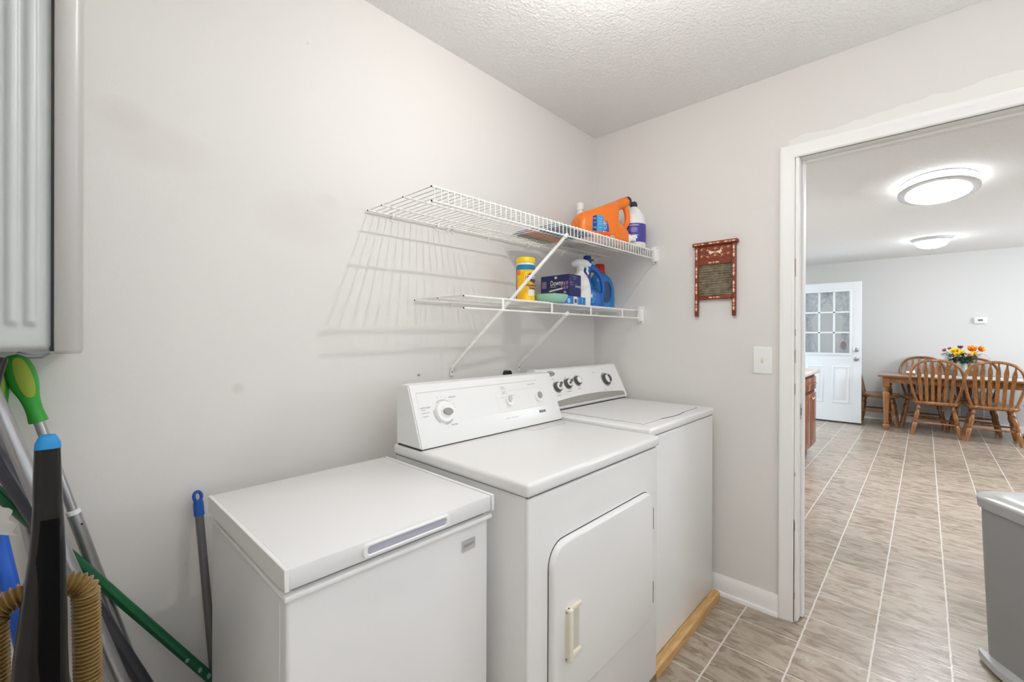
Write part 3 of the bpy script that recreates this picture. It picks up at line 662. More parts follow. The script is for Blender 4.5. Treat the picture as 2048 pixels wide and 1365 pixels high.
for s_, sz, u, v, rr in (('TIDE', .026, .140, .075, 90), ('HE', .012, .078, .112, 0), ('64', .012, .158, .033, 90), ('2X', .010, .078, .092, 0), ('CLEAN', .007, .1105, .115, 0), ('LOADS', .0065, .1105, .100, 0), ('ULTRA', .0065, .1105, .088, 0), ('PUSH', .0065, .1105, .070, 0), ('OXI', .011, .078, .068, 0), ('0', .018, .100, .036, 0)):
    c_, s2 = cos(R(rr)), sin(R(rr)); tx.text(s_, sz, lambda x, y, u=u, v=v, c_=c_, s2=s2: V((u + x * c_ - y * s2, -.2, v + x * s2 + y * c_)), align='CENTER')
drape(tx, JT, (0, 1, 0), .0021, .2)
obj('label_lettering', tx, mat('label_white', (232, 228, 220), .4), jb, smooth=0)
NAVY = mat('navy_cap', (38, 42, 58), .45)
cp = MB().lathe([(.024, 0), (.0245, .004), (.0245, .019), (.022, .022)], (.318, TH_ / 2, .2405), (.95, 0, .30), 28)
obj('cap', cp, NAVY, jg, label='navy screw cap')
tapm = MB().lathe([(.024, 0), (.0245, .006), (.022, .013), (.013, .014), (.012, .028)], (.312, .040, .043), (.9, -.35, 0), 24)
tp = obj('tap', tapm, WPLAST, jg, label='white pour tap')
obj('tap_lever', MB().box((.332, .012, .045), (.352, .036, .060), .003).box((.349, .018, .047), (.361, .030, .053), .002).box((.336, .016, .030), (.349, .030, .046), .003), WPLAST, tp)

def bottle(name, label, cat, loc, prof, m, capprof, capm, n=32, rz=0, sx=1, sy=1, group=None):
    t = thing(name, label, cat, loc, rz, group)
    b = obj('bottle_body', MB().lathe(prof, n=n, sx=sx, sy=sy), m, t, smooth=50)
    if capprof: obj('cap', MB().lathe(capprof, n=24), capm, t, smooth=40)
    return t, b
WB = mat('white_bottle', (238, 238, 236), .35, subs=.1)
br, brb = bottle('cleaner_bottle', 'white cleaner bottle with purple label and navy top behind the jug', 'bottle', (-.094, -.303, ZU(-.09) + .0015), [(.058, 0), (.0625, .006), (.0625, .132), (.061, .150), (.054, .178), (.038, .205), (.022, .222), (.0165, .228), (.0165, .234)], WB, [(.019, .226), (.0195, .242), (.0165, .246), (.016, .252), (.012, .255)], NAVY)
PURP = mat('violet_label', (72, 66, 150), .4)
pl = obj('wrap_label', MB().lathe([(.0629, .030), (.0631, .032), (.0631, .126), (.0629, .128)], n=48), PURP, brb, label='purple wrap label')
def cyl_fn(r, z, ang): return lambda u, v: V((r * cos(ang + u / r), r * sin(ang + u / r), z + v))
tx = MB()
for z, w_ in ((.108, .05), (.092, .03), (.084, .038), (.076, .03), (.055, .045), (.046, .03), (.038, .03)):
    tx.grid(lambda a, b, z=z, w_=w_: cyl_fn(.0634, z + .008 + b * (.0022 if z not in (.108, .055) else .0038), R(-150))(a * w_ - w_ / 2, 0), 8, 1)
obj('label_print', tx, mat('label_lilac', (208, 204, 232), .4), pl, smooth=0)
bottle('cleaner_bottle', 'plain white bottle with white cap left of the orange jug', 'bottle', (-.262, -.075, ZU(-.26) + .0015), [(.040, 0), (.044, .005), (.044, .12), (.042, .135), (.030, .175), (.018, .205), (.0155, .215), (.0155, .224)], WB, [(.0195, .222), (.0195, .238), (.0185, .240), (.0185, .258), (.016, .261)], WPLAST)
# flat pack lying on the wires
pk = thing('cleaning_pads_pack', 'flat blue and orange pack lying on the upper shelf wires', 'pack', (-.695, -.20, ZU(-.69) + .0016), rz=R(4))
def pillow(a, b, x0, x1, y0, y1, h):
    x = x0 + a * (x1 - x0); y = y0 + b * (y1 - y0); e = min(1, 6 * min(a, 1 - a)) * min(1, 6 * min(b, 1 - b)); return x, y, h * e ** .5
pm = MB().grid(lambda a, b: V(pillow(a, b, -.115, .145, -.155, .13, .026)), 16, 16).grid(lambda a, b: V((-.115 + a * .26, -.155 + b * .285, 0)), 16, 16)
bmesh.ops.remove_doubles(pm.b, verts=pm.b.verts[:], dist=.0004)
pb_ = obj('wrapper', pm, mat('pack_blue', (58, 116, 168), .35, rgb2=(24, 52, 92), vscale=26), pk)
obj('printed_band', MB().grid(lambda a, b: V((-.113 + a * .256, .0 + b * .07, -.0006)), 4, 2), mat('pack_orange', (226, 120, 62), .4), pb_, label='orange band')
obj('printed_band', MB().grid(lambda a, b: V((-.113 + a * .256, .07 + b * .058, -.0006)), 4, 2), mat('pack_grey', (128, 128, 128), .4), pb_, label='grey band')
pk2 = thing('cleaning_pads_pack', 'small blue and red pack under the jug, seen through the wires', 'pack', (-.40, -.13, ZU(-.4) + .0016))
obj('wrapper', MB().box((-.13, -.05, 0), (.05, .05, .018), .006), mat('pack_red', (196, 84, 52), .4, rgb2=(52, 96, 150), vscale=14), pk2)

# ================================================================== THINGS ON THE LOWER SHELF
# yellow wipes canister
cx, cy = -.853, -.200
wc_ = thing('wipes_canister', 'yellow canister of disinfecting wipes behind the shelf brace', 'canister', (cx, cy, ZL(cx) + .0015))
wc_.scale = (1.06, 1.06, 1.06)
RC = .0375
cb = obj('canister', MB().lathe([(.035, 0), (RC, .003), (RC, .146), (.0365, .149), (.036, .150), (.036, .158)], n=48), mat('canister_white', (236, 232, 220), .35), wc_)
ldo = obj('lid', MB().lathe([(.0385, .156), (.0388, .158), (.0388, .172), (.036, .1765), (.01, .178)], n=48), mat('yellow_lid', (240, 206, 24), .35), wc_, label='yellow snap lid')
def wrap(z0, z1, a0_, a1_, r=RC + .0004, na=40): return MB().grid(lambda a, b: V((r * cos(R(a0_ + (a1_ - a0_) * a)), r * sin(R(a0_ + (a1_ - a0_) * a)), z0 + b * (z1 - z0))), na, 1)
YL = mat('label_yellow', (248, 208, 30), .35, rgb2=(242, 176, 24), vscale=16)
wl_ = obj('wrap_label', wrap(.003, .146, -215, 120, na=60), YL, cb)
obj('label_band', wrap(.126, .146, -205, -40, RC + .0008), mat('label_teal', (22, 124, 168), .35), wl_)
obj('label_band', wrap(.010, .140, -240, -206, RC + .0008, 8), mat('label_slate', (70, 74, 92), .4), wl_)
obj('label_band', wrap(.104, .126, -204, -170, RC + .0008, 8), mat('label_amber', (232, 126, 30), .4), wl_)
# angle facing the camera is about -139 deg ; brand lozenge sits to its right
AB = R(-98)
def cyl(u, v, r): return V((r * cos(AB + u / r), r * sin(AB + u / r), v))
loz = [(-.030, .096), (-.012, .112), (.018, .118), (.030, .112), (.030, .082), (.012, .070), (-.020, .086)]
def cpoly(poly, r):
    m = MB(); m.b.faces.new([m.b.verts.new((u, v, 0)) for u, v in poly]); bmesh.ops.triangulate(m.b, faces=m.b.faces[:])
    for _ in range(3): bmesh.ops.subdivide_edges(m.b, edges=m.b.edges[:], cuts=1, use_grid_fill=True)
    for v in m.b.verts: v.co = cyl(v.co.x, v.co.y, r)
    return m
lz = obj('brand_lozenge', cpoly(loz, RC + .0012), mat('label_scarlet', (206, 62, 34), .4), wl_, smooth=60)
obj('lozenge_inner', cpoly(inset(loz, .0035), RC + .0016), mat('label_navy', (36, 62, 130), .35), lz, smooth=60)
obj('lettering', MB().text('CLOROX', .021, lambda u, v: cyl(u - .026, .0945 + v + u * .05, RC + .002), sx=.82, bold=.0006), mat('label_white', (232, 228, 220), .4), lz, smooth=0)
obj('lettering', MB().text('Disinfecting', .0125, lambda u, v: cyl(u - .028, .064 + v, RC + .0012), bold=.0003).text('Wipes', .0125, lambda u, v: cyl(u - .012, .052 + v, RC + .0012), bold=.0003), mat('label_ink_navy', (44, 52, 84), .5), wl_, smooth=0)
obj('label_panel', MB().grid(lambda a, b: cyl(-.016 + a * .03, .022 + b * .026, RC + .0008), 8, 1), mat('label_white', (232, 228, 220), .4), wl_, smooth=0)
# mint bowl with bits in it
bw = thing('bowl', 'small mint green bowl holding green sponges beside the yellow canister', 'bowl', (-.760, -.266, ZL(-.76) + .0015))
obj('bowl_wall', MB().lathe([(.050, 0), (.058, .002), (.068, .015), (.073, .031), (.0715, .032), (.066, .016), (.056, .005), (.01, .004)], n=40), mat('mint_plastic', (150, 200, 178), .45), bw)
tag(obj('sponge', MB().ball((-.738, -.266, ZL(-.75) + .029), .024, 14, (1, .8, .62)), mat('lime_sponge', (186, 206, 46), .8, bump=.6, bscale=260)), 'lime green sponge sitting in the mint bowl', 'sponge')
tag(obj('scrub_pad', MB().box((-.806, -.292, ZL(-.8) + .024), (-.768, -.242, ZL(-.8) + .043), .008), mat('dark_green_scrub', (44, 66, 46), .9, bump=.8, bscale=300)), 'dark green scrub pad sitting in the mint bowl', 'scrub pad')
# dryer sheet boxes
NVB = mat('box_navy', (38, 42, 92), .4)
zb = ZL(-.6)
b2 = thing('small_carton', 'small blue and white carton under the navy dryer sheet box', 'box', (-.595, -.250, zb + .0015), rz=R(2))
obj('carton', MB().box((-.100, -.024, 0), (.092, .060, .036), .001, 1), mat('carton_blue', (32, 116, 190), .4), b2)
obj('print_panel', MB().box((-.012, -.0248, .001), (.020, -.0236, .035)), mat('label_white', (232, 228, 220), .4), b2)
bcm = MB()
for k in range(9): bcm.box((-.006 + k * .0024, -.0252, .006), (-.0048 + k * .0024 + (.0005 if k % 3 else 0), -.0247, .024))
obj('barcode', bcm, INKD, b2)
obj('print_panel', MB().prism(sellipse(-.050, .014, .011, .010), -.0248, -.0238, lambda u, v, d: V((u, d, v))), mat('label_paleblue', (170, 206, 232), .4), b2)
for xa_, xb_ in ((.060, .063), (.030, .0315)): obj('print_panel', MB().box((xa_, -.0248, .004), (xb_, -.0236, .032)), mat('label_paleblue', (170, 206, 232), .4), b2)
b1 = thing('dryer_sheet_box', 'navy dryer sheet box with white lettering on the lower shelf', 'box', (-.600, -.244, zb + .0400), rz=R(-92))
bx = MB().loops([[V((x, y, z)) for x, y in ((-.172, 0), (0, 0), (0, .092), (-.172, .092))] for z in (0, .104)])
obj('carton', bx, NVB, b1, smooth=0)
obj('carton_side', MB().box((-.0005, .0005, .0005), (.0008, .0915, .1035)), mat('box_navy_side', (44, 48, 100), .4), b1)
fB = lambda u, v: V((u, -.0008, v))
lw_ = MB().text('Downy', .034, lambda u, v: fB(-.112 + u, .066 + v), sx=.78, bold=.0004).text('INFUSIONS', .0075, lambda u, v: fB(-.112 + u, .049 + v)).text('80', .016, lambda u, v: fB(-.030 + u, .020 + v)).text('SHEETS', .0065, lambda u, v: fB(-.042 + u, .008 + v)).text('FABRIC', .006, lambda u, v: fB(-.163 + u, .008 + v)).text('SOFTENER', .006, lambda u, v: fB(-.140 + u, .008 + v))
obj('lettering', lw_, mat('label_white', (232, 228, 220), .4), b1, smooth=0)
pn = MB()
for poly in ([(-.118, .026), (-.036, .036), (-.036, .043), (-.118, .033)], sellipse(-.078, .092, .008, .006)): pn.b.faces.new([pn.b.verts.new(fB(u, v)) for u, v in poly])
obj('print_panel', pn, mat('label_white', (232, 228, 220), .4), b1, smooth=0)
pn = MB()
for u, v in ((-.026, .062), (-.010, .064), (-.026, .042), (-.010, .044)): pn.b.faces.new([pn.b.verts.new(fB(a, b)) for a, b in rrect(u - .006, v - .008, u + .006, v + .008, .002, 3)])
pn.b.faces.new([pn.b.verts.new(fB(a, b)) for a, b in rrect(-.164, .045, -.136, .078, .003, 3)])
obj('print_panel', pn, mat('label_mauve', (142, 116, 150), .4), b1, smooth=0)
fS = lambda u, v: V((.0011, u, v))
sd = MB().text('Downy', .018, lambda u, v: fS(.048 + u, .050 + v), sx=.75, bold=.0003).text('fresh', .009, lambda u, v: fS(.008 + u, .066 + v)).text('fabric care', .006, lambda u, v: fS(.010 + u, .056 + v)).text('dryer sheets', .006, lambda u, v: fS(.028 + u, .094 + v)).text('static', .006, lambda u, v: fS(.036 + u, .084 + v))
obj('lettering', sd, mat('label_lavwhite', (206, 206, 220), .4), b1, smooth=0)
# white spray bottle
sx_, sy_ = -.445, -.200
sp = thing('spray_bottle', 'white trigger spray bottle behind the navy dryer sheet box', 'bottle', (sx_, sy_, ZL(sx_) + .0015), rz=R(-48))
sb = obj('bottle_body', MB().lathe([(.048, 0), (.052, .005), (.054, .06), (.051, .10), (.042, .135), (.026, .160), (.018, .170), (.0165, .182)], n=32, sy=.72), WB, sp, smooth=60)
obj('side_label', MB().prism(sellipse(-.034, .062, .018, .045, 2, 24), .0, .001, lambda u, v, d: V((u, -.0385 + (abs(u) ** 2) * 7 - d, v))), mat('label_gold', (222, 170, 40), .4), sb)
sh_ = MB().lathe([(.0185, .178), (.0185, .192)], n=24)
sh_.loops([[V((x, y * w_, z + zo)) for y, zo in rrect(-1, -1, 1, 1, .3, 3) for x, w_, z in ((xx, ww, zz),)] for xx, ww, zz in ()]) if 0 else None
sh_.tube([V(p) for p in ((-.040, 0, .206), (-.02, 0, .212), (.01, 0, .213), (.032, 0, .210), (.044, 0, .206))], [.012, .021, .0225, .019, .012], 14)
sh_.lathe([(.019, .186), (.0175, .205)], n=16)
hd_ = obj('spray_head', sh_, WB, sp, smooth=60)
obj('trigger', MB().tube([V(p) for p in ((.026, 0, .204), (.036, 0, .190), (.034, 0, .174), (.042, 0, .160))], [.006, .0055, .005, .004], 8), WPLAST, hd_)
obj('nozzle', MB().lathe([(.0075, 0), (.0085, .010), (.006, .014)], (.040, 0, .207), (1, 0, -.12), 14), WPLAST, hd_)
# blue bottles with handles
BLUE = mat('royal_blue_plastic', (24, 92, 176), .3, coat=.15)
BLUE2 = mat('bright_blue_plastic', (30, 120, 190), .3, coat=.15)
def secz(z, x0, x1, w, p=2.8, n=28): return [V((a, b, z)) for a, b in sellipse((x0 + x1) / 2, 0, (x1 - x0) / 2, w / 2, p, n)]
q1 = thing('detergent_bottle', 'royal blue bottle with a looped handle and blue cap', 'bottle', (-.300, -.172, ZL(-.30) + .0015), rz=R(-52))
KX, KZ = .74, 1.15
S1 = M.Diagonal((KX, 1, KZ, 1))
m = MB().loops([secz(.002, -.072, .078, .07), secz(.008, -.076, .082, .078), secz(.03, -.077, .083, .08), secz(.062, -.076, .078, .078), secz(.09, -.076, .012, .072), secz(.12, -.075, -.004, .066), secz(.15, -.072, -.006, .062), secz(.172, -.066, .004, .058), secz(.190, -.056, .008, .05), secz(.200, -.048, .002, .042), secz(.21, -.044, -.004, .036)])
m.tube([V(p) for p in bez([(-.014, 0, .185), (.022, 0, .176), (.054, 0, .152), (.074, 0, .115), (.080, 0, .075), (.070, 0, .04)], 5)], [.018] * 8 + [.0155] * 18, 12)
m.xf(S1).fuse(.0036, 5); qb = obj('bottle_body', m, BLUE, q1, smooth=180)
QT = bvh_of(qb)
m = MB().lathe([(.0225, .205), (.0225, .214), (.020, .216), (.0195, .236), (.017, .239)], (-.022, 0, .034), n=20)
for k in range(20): m.box((-.022 + .0195 * cos(2 * pi * k / 20) - .0008, .0195 * sin(2 * pi * k / 20) - .0008, .251), (-.022 + .0195 * cos(2 * pi * k / 20) + .0008, .0195 * sin(2 * pi * k / 20) + .0008, .269))
m.box((-.004, -.006, .246), (.010, .006, .255), .002)
obj('cap', m, mat('deep_blue_cap', (20, 66, 138), .35), q1)
def qpoly(poly, T, off, y0=-.3):
    mm = MB(); mm.b.faces.new([mm.b.verts.new((u * KX, y0, v * KZ)) for u, v in poly]); bmesh.ops.triangulate(mm.b, faces=mm.b.faces[:])
    for _ in range(3): bmesh.ops.subdivide_edges(mm.b, edges=mm.b.edges[:], cuts=1, use_grid_fill=True)
    return drape(mm, T, (0, 1, 0), off, .2)
lb = obj('front_label', qpoly([(-.060, .025), (.010, .02), (.030, .045), (.010, .075), (-.020, .090), (-.058, .085)], QT, .0009), mat('label_floral', (66, 156, 210), .35, rgb2=(20, 92, 178), vscale=60), qb)
obj('flower_motif', qpoly(sellipse(-.004, .052, .008, .007), QT, .0016), mat('label_white', (232, 228, 220), .4), lb)
obj('brand_oval', qpoly(sellipse(-.044, .142, .020, .008), QT, .0012), mat('label_crimson', (200, 44, 60), .35), qb)
obj('lettering', drape(MB().text('SUAVITEL', .0058, lambda u, v: V((-.044 * KX + u, -.3, .142 * KZ + v)), align='CENTER'), QT, (0, 1, 0), .0018, .2), mat('label_white', (232, 228, 220), .4), qb, smooth=0)
obj('swirl_print', drape(MB().tube([V(((-.052 + .02 * t) * KX, -.3, (.118 - .03 * t + .006 * sin(5 * t)) * KZ)) for t in [k / 10 for k in range(14)]], .0022, 4), QT, (0, 1, 0), .0016, .2), mat('label_white', (232, 228, 220), .4), qb, smooth=0)
q2 = thing('detergent_bottle', 'bright blue detergent bottle with a red cap in the shelf corner', 'bottle', (-.135, -.128, ZL(-.13) + .0015), rz=R(-52))
KX, KZ = .80, 1.13
S1 = M.Diagonal((KX, 1, KZ, 1))
m = MB().loops([secz(.002, -.085, .085, .085), secz(.008, -.09, .09, .095), secz(.03, -.092, .092, .098), secz(.06, -.092, .092, .098), secz(.10, -.090, .088, .094), secz(.13, -.084, .078, .088), secz(.155, -.072, .060, .078), secz(.172, -.054, .036, .062), secz(.180, -.036, .018, .048)])
m.xf(S1).fuse(.0036, 4); q2b = obj('bottle_body', m, BLUE2, q2, smooth=180)
Q2 = bvh_of(q2b)
obj('grip_recess', qpoly(sellipse(.030, .082, .034, .052, 2.3, 28), Q2, .0010), mat('recess_deep_blue', (14, 58, 108), .35), q2b, label='deep blue hand hollow')
m = MB().tube([V(((.030 + .039 * cos(t)) * KX, -.3, (.082 + .058 * sin(t)) * KZ)) for t in [R(a) for a in range(-150, 100, 10)]], .0045, 6)
obj('grip_rim', drape(m, Q2, (0, 1, 0), .0035, .2), BLUE2, q2b)
m = MB().lathe([(.031, .178), (.031, .186), (.0285, .188), (.0265, .225), (.024, .2285), (.01, .229)], (-.008, 0, .0235), n=36)
obj('cap', m, mat('red_cap', (190, 30, 26), .35), q2, label='red measuring cap')

# ================================================================== RIGHT WALL: WASHBOARD AND SWITCH
wbd = thing('washboard', 'small red-brown painted washboard hanging on the wall beside the doorway', 'washboard', (-.001, -.697, 1.355))
RBW = wood('redbrown_wood', (136, 62, 36), (112, 46, 26), .45, (6, 6, 30), .1)
fw_ = lambda y, z, d=0: V((-.012 - d, y, z))
for y0_, y1_ in ((-.601, -.6175), (-.7755, -.792)): obj('side_post', MB().box((-.003, y0_, 1.355), (-.022, y1_, 1.706), .003), RBW, wbd, True)
obj('top_rail', MB().box((-.002, -.590, 1.704), (-.030, -.803, 1.7225), .006, 3), RBW, wbd, True)
obj('panel', MB().box((-.004, -.6175, 1.612), (-.015, -.7755, 1.704)), RBW, wbd, True)
obj('bottom_rail', MB().box((-.003, -.6175, 1.438), (-.019, -.7755, 1.458), .003), RBW, wbd, True)
# crimped metal sheet: ridges with a twisted look
cr = MB(); nz = 13
def crim(a, b):
    y = -.6175 - a * .158; z = 1.458 + b * .154
    t = b * nz * 2 * pi; return V((-.009 - .0048 * sin(t) - .0006 * sin(a * 60 * pi + t * .5), y, z))
cr.grid(crim, 150, nz * 8)
obj('metal_rubbing_sheet', cr, mat('dull_zinc', (186, 176, 156), .4, metal=.35, rgb2=(140, 128, 108), vscale=40), wbd, True, smooth=60)
PCH = mat('peach_paint', (232, 196, 164), .6); CRM = mat('cream_paint', (236, 224, 196), .6); PNK = mat('pink_paint', (214, 150, 130), .6)
def leafp(c, ang, ln, w_): 
    a = R(ang); pts = [(0, 0), (.35, .5), (.65, .42), (1, 0), (.65, -.42), (.35, -.5)]
    return [(c[0] + (u * ln) * cos(a) - v * w_ * sin(a), c[1] + u * ln * sin(a) + v * w_ * cos(a)) for u, v in pts]
orn = MB(); orn2 = MB(); dots = MB()
def face(mb, poly, d): mb.b.faces.new([mb.b.verts.new(fw_(y, z, d)) for y, z in poly])
for y in (-.6095, -.784):
    for z in (1.665, 1.575, 1.495, 1.41):
        face(orn, leafp((y, z + .006), 90, .024, .0095), .0104); face(orn, leafp((y, z - .006), -90, .024, .0095), .0104); face(dots, sellipse(y, z, .0042, .0048), .0104)
for y, z, d in ((-.625, 1.713, .0184), (-.697, 1.713, .0184), (-.768, 1.713, .0184), (-.690, 1.6205, .0034), (-.694, 1.448, .0074)):
    face(orn, leafp((y + .006, z), 0, .022, .007), d); face(orn, leafp((y - .006, z), 180, .022, .007), d); face(dots, sellipse(y, z, .0045, .004), d)
def heart(c, s):
    return [(c[0] + s * .062 * (16 * sin(t) ** 3), c[1] + s * .062 * (13 * cos(t) - 5 * cos(2 * t) - 2 * cos(3 * t) - cos(4 * t))) for t in [2 * pi * k / 20 for k in range(20)]]
for i, (y, z) in enumerate(((-.632, 1.688), (-.661, 1.683), (-.696, 1.688), (-.727, 1.686), (-.757, 1.690), (-.632, 1.655), (-.662, 1.650), (-.696, 1.655), (-.728, 1.655), (-.757, 1.659))):
    face(dots, [(p[0], (p[1] if i % 2 == 0 else 2 * z - p[1])) for p in heart((y, z), .0062)], .0034)
vine = MB()
for z0_ in (1.6845, 1.653):
    vine.tube([fw_(-.626 - .140 * t, z0_ + .0075 * sin(t * 5 * pi), .0034) for t in [k / 60 for k in range(61)]], .0007, 4)
    for y in (-.637, -.668, -.701, -.733, -.762): vine.tube([fw_(y + .0085 * cos(t), z0_ + .002 + .009 * sin(t), .0034) for t in [R(a) for a in range(-60, 200, 20)]], .0006, 4)
obj('painted_vine', vine, mat('tan_paint', (196, 140, 100), .6), wbd, True)
bird = lambda s: [(-.697 + s * a, 1.671 + b) for a, b in ((.004, .000), (.010, .004), (.020, .005), (.027, .013), (.029, .004), (.033, -.001), (.026, -.004), (.024, -.012), (.016, -.006), (.008, -.004))]
face(orn2, bird(1), .0036); face(orn2, list(reversed(bird(-1))), .0036); face(dots, heart((-.697, 1.670), .0075), .0038)
obj('painted_leaves', orn, PCH, wbd, True, smooth=0); obj('painted_birds', orn2, CRM, wbd, True, smooth=0); obj('painted_hearts', dots, PNK, wbd, True, smooth=0)
sw = thing('light_switch', 'white toggle light switch plate beside the doorway casing', 'light switch', (0, -.903, 1.147))
obj('plate', MB().prism(rrect(-.038, -.061, .038, .061, .004), -.006, 0, lambda u, v, d: V((d, u, v)), bev=.003), WPLAST, sw)
tg = obj('toggle', MB().box((-.0058, -.005, -.0125), (-.0072, .005, .0125)).box((-.006, -.0038, -.004), (-.016, .0038, .006), .0015), YPLAST, sw)
obj('screw', MB().lathe([(.003, 0), (.0025, .0012)], (-.006, 0, .0302), (-1, 0, 0), 12), WPLAST, sw); obj('screw', MB().lathe([(.003, 0), (.0025, .0012)], (-.006, 0, -.0302), (-1, 0, 0), 12), WPLAST, sw)

# ================================================================== WALL CABINET (left)
CAB = mat('silver_grey_cabinet', (196, 199, 198), .42, metal=.1)
CABF = mat('silver_grey_frame', (190, 187, 184), .38, metal=.15)
cbt = thing('wall_cabinet', 'silver grey wall cabinet with ribbed door hung above the mops', 'cabinet', (-2.58, -.15, 1.222))
CX0, CX1, CZ0, CZ1, CYF = -2.96, -2.2145, 1.222, 1.99, -.312
obj('carcass', MB().box((CX0 + .03, -.002, CZ0 + .004), (CX1 - .004, -.28, CZ1), .004), CABF, cbt, True)
def fprof(xa, xb, s_):
    # rounded nose at the outer edge, square at the door side
    w_ = abs(xb - xa); p = [(0, .14), (0, 0.002), (.002, 0), (.020, -.001)] + [(.020 + (w_ - .020) * sin(R(t)), .020 * (1 - cos(R(t))) - .001) for t in (20, 40, 60, 75, 90)] + [(w_, .14)]
    return [(xa + s_ * u, CYF + v) for u, v in p]
for xa, xb, s_ in ((CX1 - .0385, CX1, 1), (CX0 + .0385, CX0, -1)):
    pr_ = fprof(xa, xb, s_); cxm = (xa + xb) / 2
    obj('side_frame', MB().loops([[V((x if k else cxm + (x - cxm) * .90, y + (0 if k else .004), z)) for x, y in pr_] for k, z in ((0, CZ0 - .001), (1, CZ0 + .006), (1, CZ1 + .02))]), CABF, cbt, True, smooth=60)
def cdoor(xa, xb, ribs):
    xs = [xa]; prf = []
    n = 240
    def dy(x):
        h = 0
        for rx in ribs:
            t = abs(x - rx) / .0085
            if t < 1: h = max(h, .0055 * (1 - t * t) ** .8)
        e = min(x - xa, xb - x); h -= .006 * max(0, 1 - e / .008) ** 2
        return h
    def fn(a, b):
        x = xa + a * (xb - xa); zt = b
        z = CZ0 + .004 + b * (CZ1 - CZ0)
        k = max(0, min(1, (z - (CZ0 + .047)) / .010)); h = dy(x) * k if dy(x) > 0 else dy(x)
        ed = max(0, 1 - (z - CZ0 - .004) / .012); h -= .010 * ed ** 2
        return V((x, -.302 - h, z))
    zs = 60
    m = MB(); nu = 200
    bs = [0, .004, .008, .012, .016, .03, .045, .055, .058, .061, .064, .067, .07, .073, .08, .2, .5, 1.0]
    vs = [[m.b.verts.new(fn(i / nu, b)) for b in bs] for i in range(nu + 1)]
    for i in range(nu):
        for j in range(len(bs) - 1): m.b.faces.new((vs[i][j], vs[i + 1][j], vs[i + 1][j + 1], vs[i][j + 1]))
    return m
obj('door', cdoor(-2.585, CX1 - .0425, [-2.3035, -2.2815, -2.345, -2.41, -2.475, -2.52]), CAB, cbt, True, smooth=60, label='ribbed door')
obj('door', cdoor(CX0 + .0425, -2.59, [-2.88, -2.82, -2.76, -2.70, -2.64]), CAB, cbt, True, smooth=60)
obj('door_gap', MB().box((CX1 - .0432, -.28, CZ0 + .004), (CX1 - .0386, -.296, CZ1)), BLACK, cbt, True)
obj('latch', MB().tube([V(p) for p in ((-2.297, -.285, 1.2235), (-2.282, -.29, 1.2165), (-2.268, -.295, 1.2165), (-2.258, -.295, 1.2225))], [.004, .006, .006, .004], 10, flat=.6), mat('blue_grey_latch', (136, 142, 150), .35, metal=.3), cbt, True)

# ================================================================== MOPS, POLES, VACUUM
def to_floor(a, b, z=.02):
    a = V(a); b = V(b); t = (a.z - z) / (a.z - b.z); return a + (b - a) * t
GRN = mat('green_plastic', (52, 158, 52), .42); LIME = mat('lime_rubber', (152, 172, 58), .6)
def grip_handle(t, top, bot, r0=.0135, r1=.0175):
    top = V(top); bot = V(bot); d = bot - top
    L = d.length; n = 26; path = [top + d * k / n for k in range(n + 1)]
    rr = []
    for k in range(n + 1):
        s = k / n; rr.append((.016 + .0075 * sin(pi * min(1, s / .62)) ** 1.0) if s < .62 else .016 - .004 * sin(pi * (s - .62) / .38) * .6)
    rr[0] *= .55; rr[-1] *= .96
    return obj('grip', MB().tube(path, rr, 18), GRN, t, True, smooth=60, label='green grip')
p_top = V((-2.309, -.050, 1.213)); p_bot = V((-2.140, -.060, .541)); dd = (p_bot - p_top).normalized()
mop = thing('mop', 'mop with bright green grip and silver pole, fully in view', 'mop', to_floor(p_top, p_bot, .0), group='cleaning poles under the wall cabinet')
g1_ = grip_handle(mop, p_top, p_top + dd * .150)
it = MB().grid(lambda a, b: V((0, 0, 0)), 1, 1); it.b.free(); it = MB()
fr_ = V((.18, -1, .02)).normalized(); sd_ = dd.cross(fr_).normalized()
pts = sellipse(0, 0, 1, 1, 2.2, 28)
c0_ = p_top + dd * .050
def gripsurf(u, v):
    s = max(0.02, min(.98, (.050 + v) / .150)); r_ = (.016 + .0075 * sin(pi * min(1, s / .62))) if s < .62 else .016 - .004 * sin(pi * (s - .62) / .38) * .6
    a = u / r_; return p_top + dd * (s * .150) + (fr_ * cos(a) + sd_ * sin(a)) * (r_ + .0012)
rings = [[gripsurf(x * .0125 * k, y * .044 * k) for x, y in pts] for k in (1, .75, .5, .25, .02)]
it.loops(rings, cap=False); obj('grip_inlay', it, LIME, g1_, True, smooth=60, label='lime inlay')
s0 = p_top + dd * .148; s1 = p_top + dd * .365
fl = to_floor(p_top, p_bot, .03)
obj('pole', MB().tube([s0, s1], .0088, 14), ALU, mop, True)
obj('pole', MB().tube([s1, fl], .0122, 14), ALU, mop, True)
obj('collar', MB().tube([s1 - dd * .004, s1 + dd * .006], .0128, 14), WPLAST, mop, True)
obj('pole_hole', MB().ball(s1 + dd * .032 + V((.006, -.0112, .002)), .0022, 8), DARK, mop, True)
obj('mop_head', MB().box((fl.x - .03, fl.y - .045, .004), (fl.x + .008, fl.y + .03, .04), .008), GRN, mop, True)
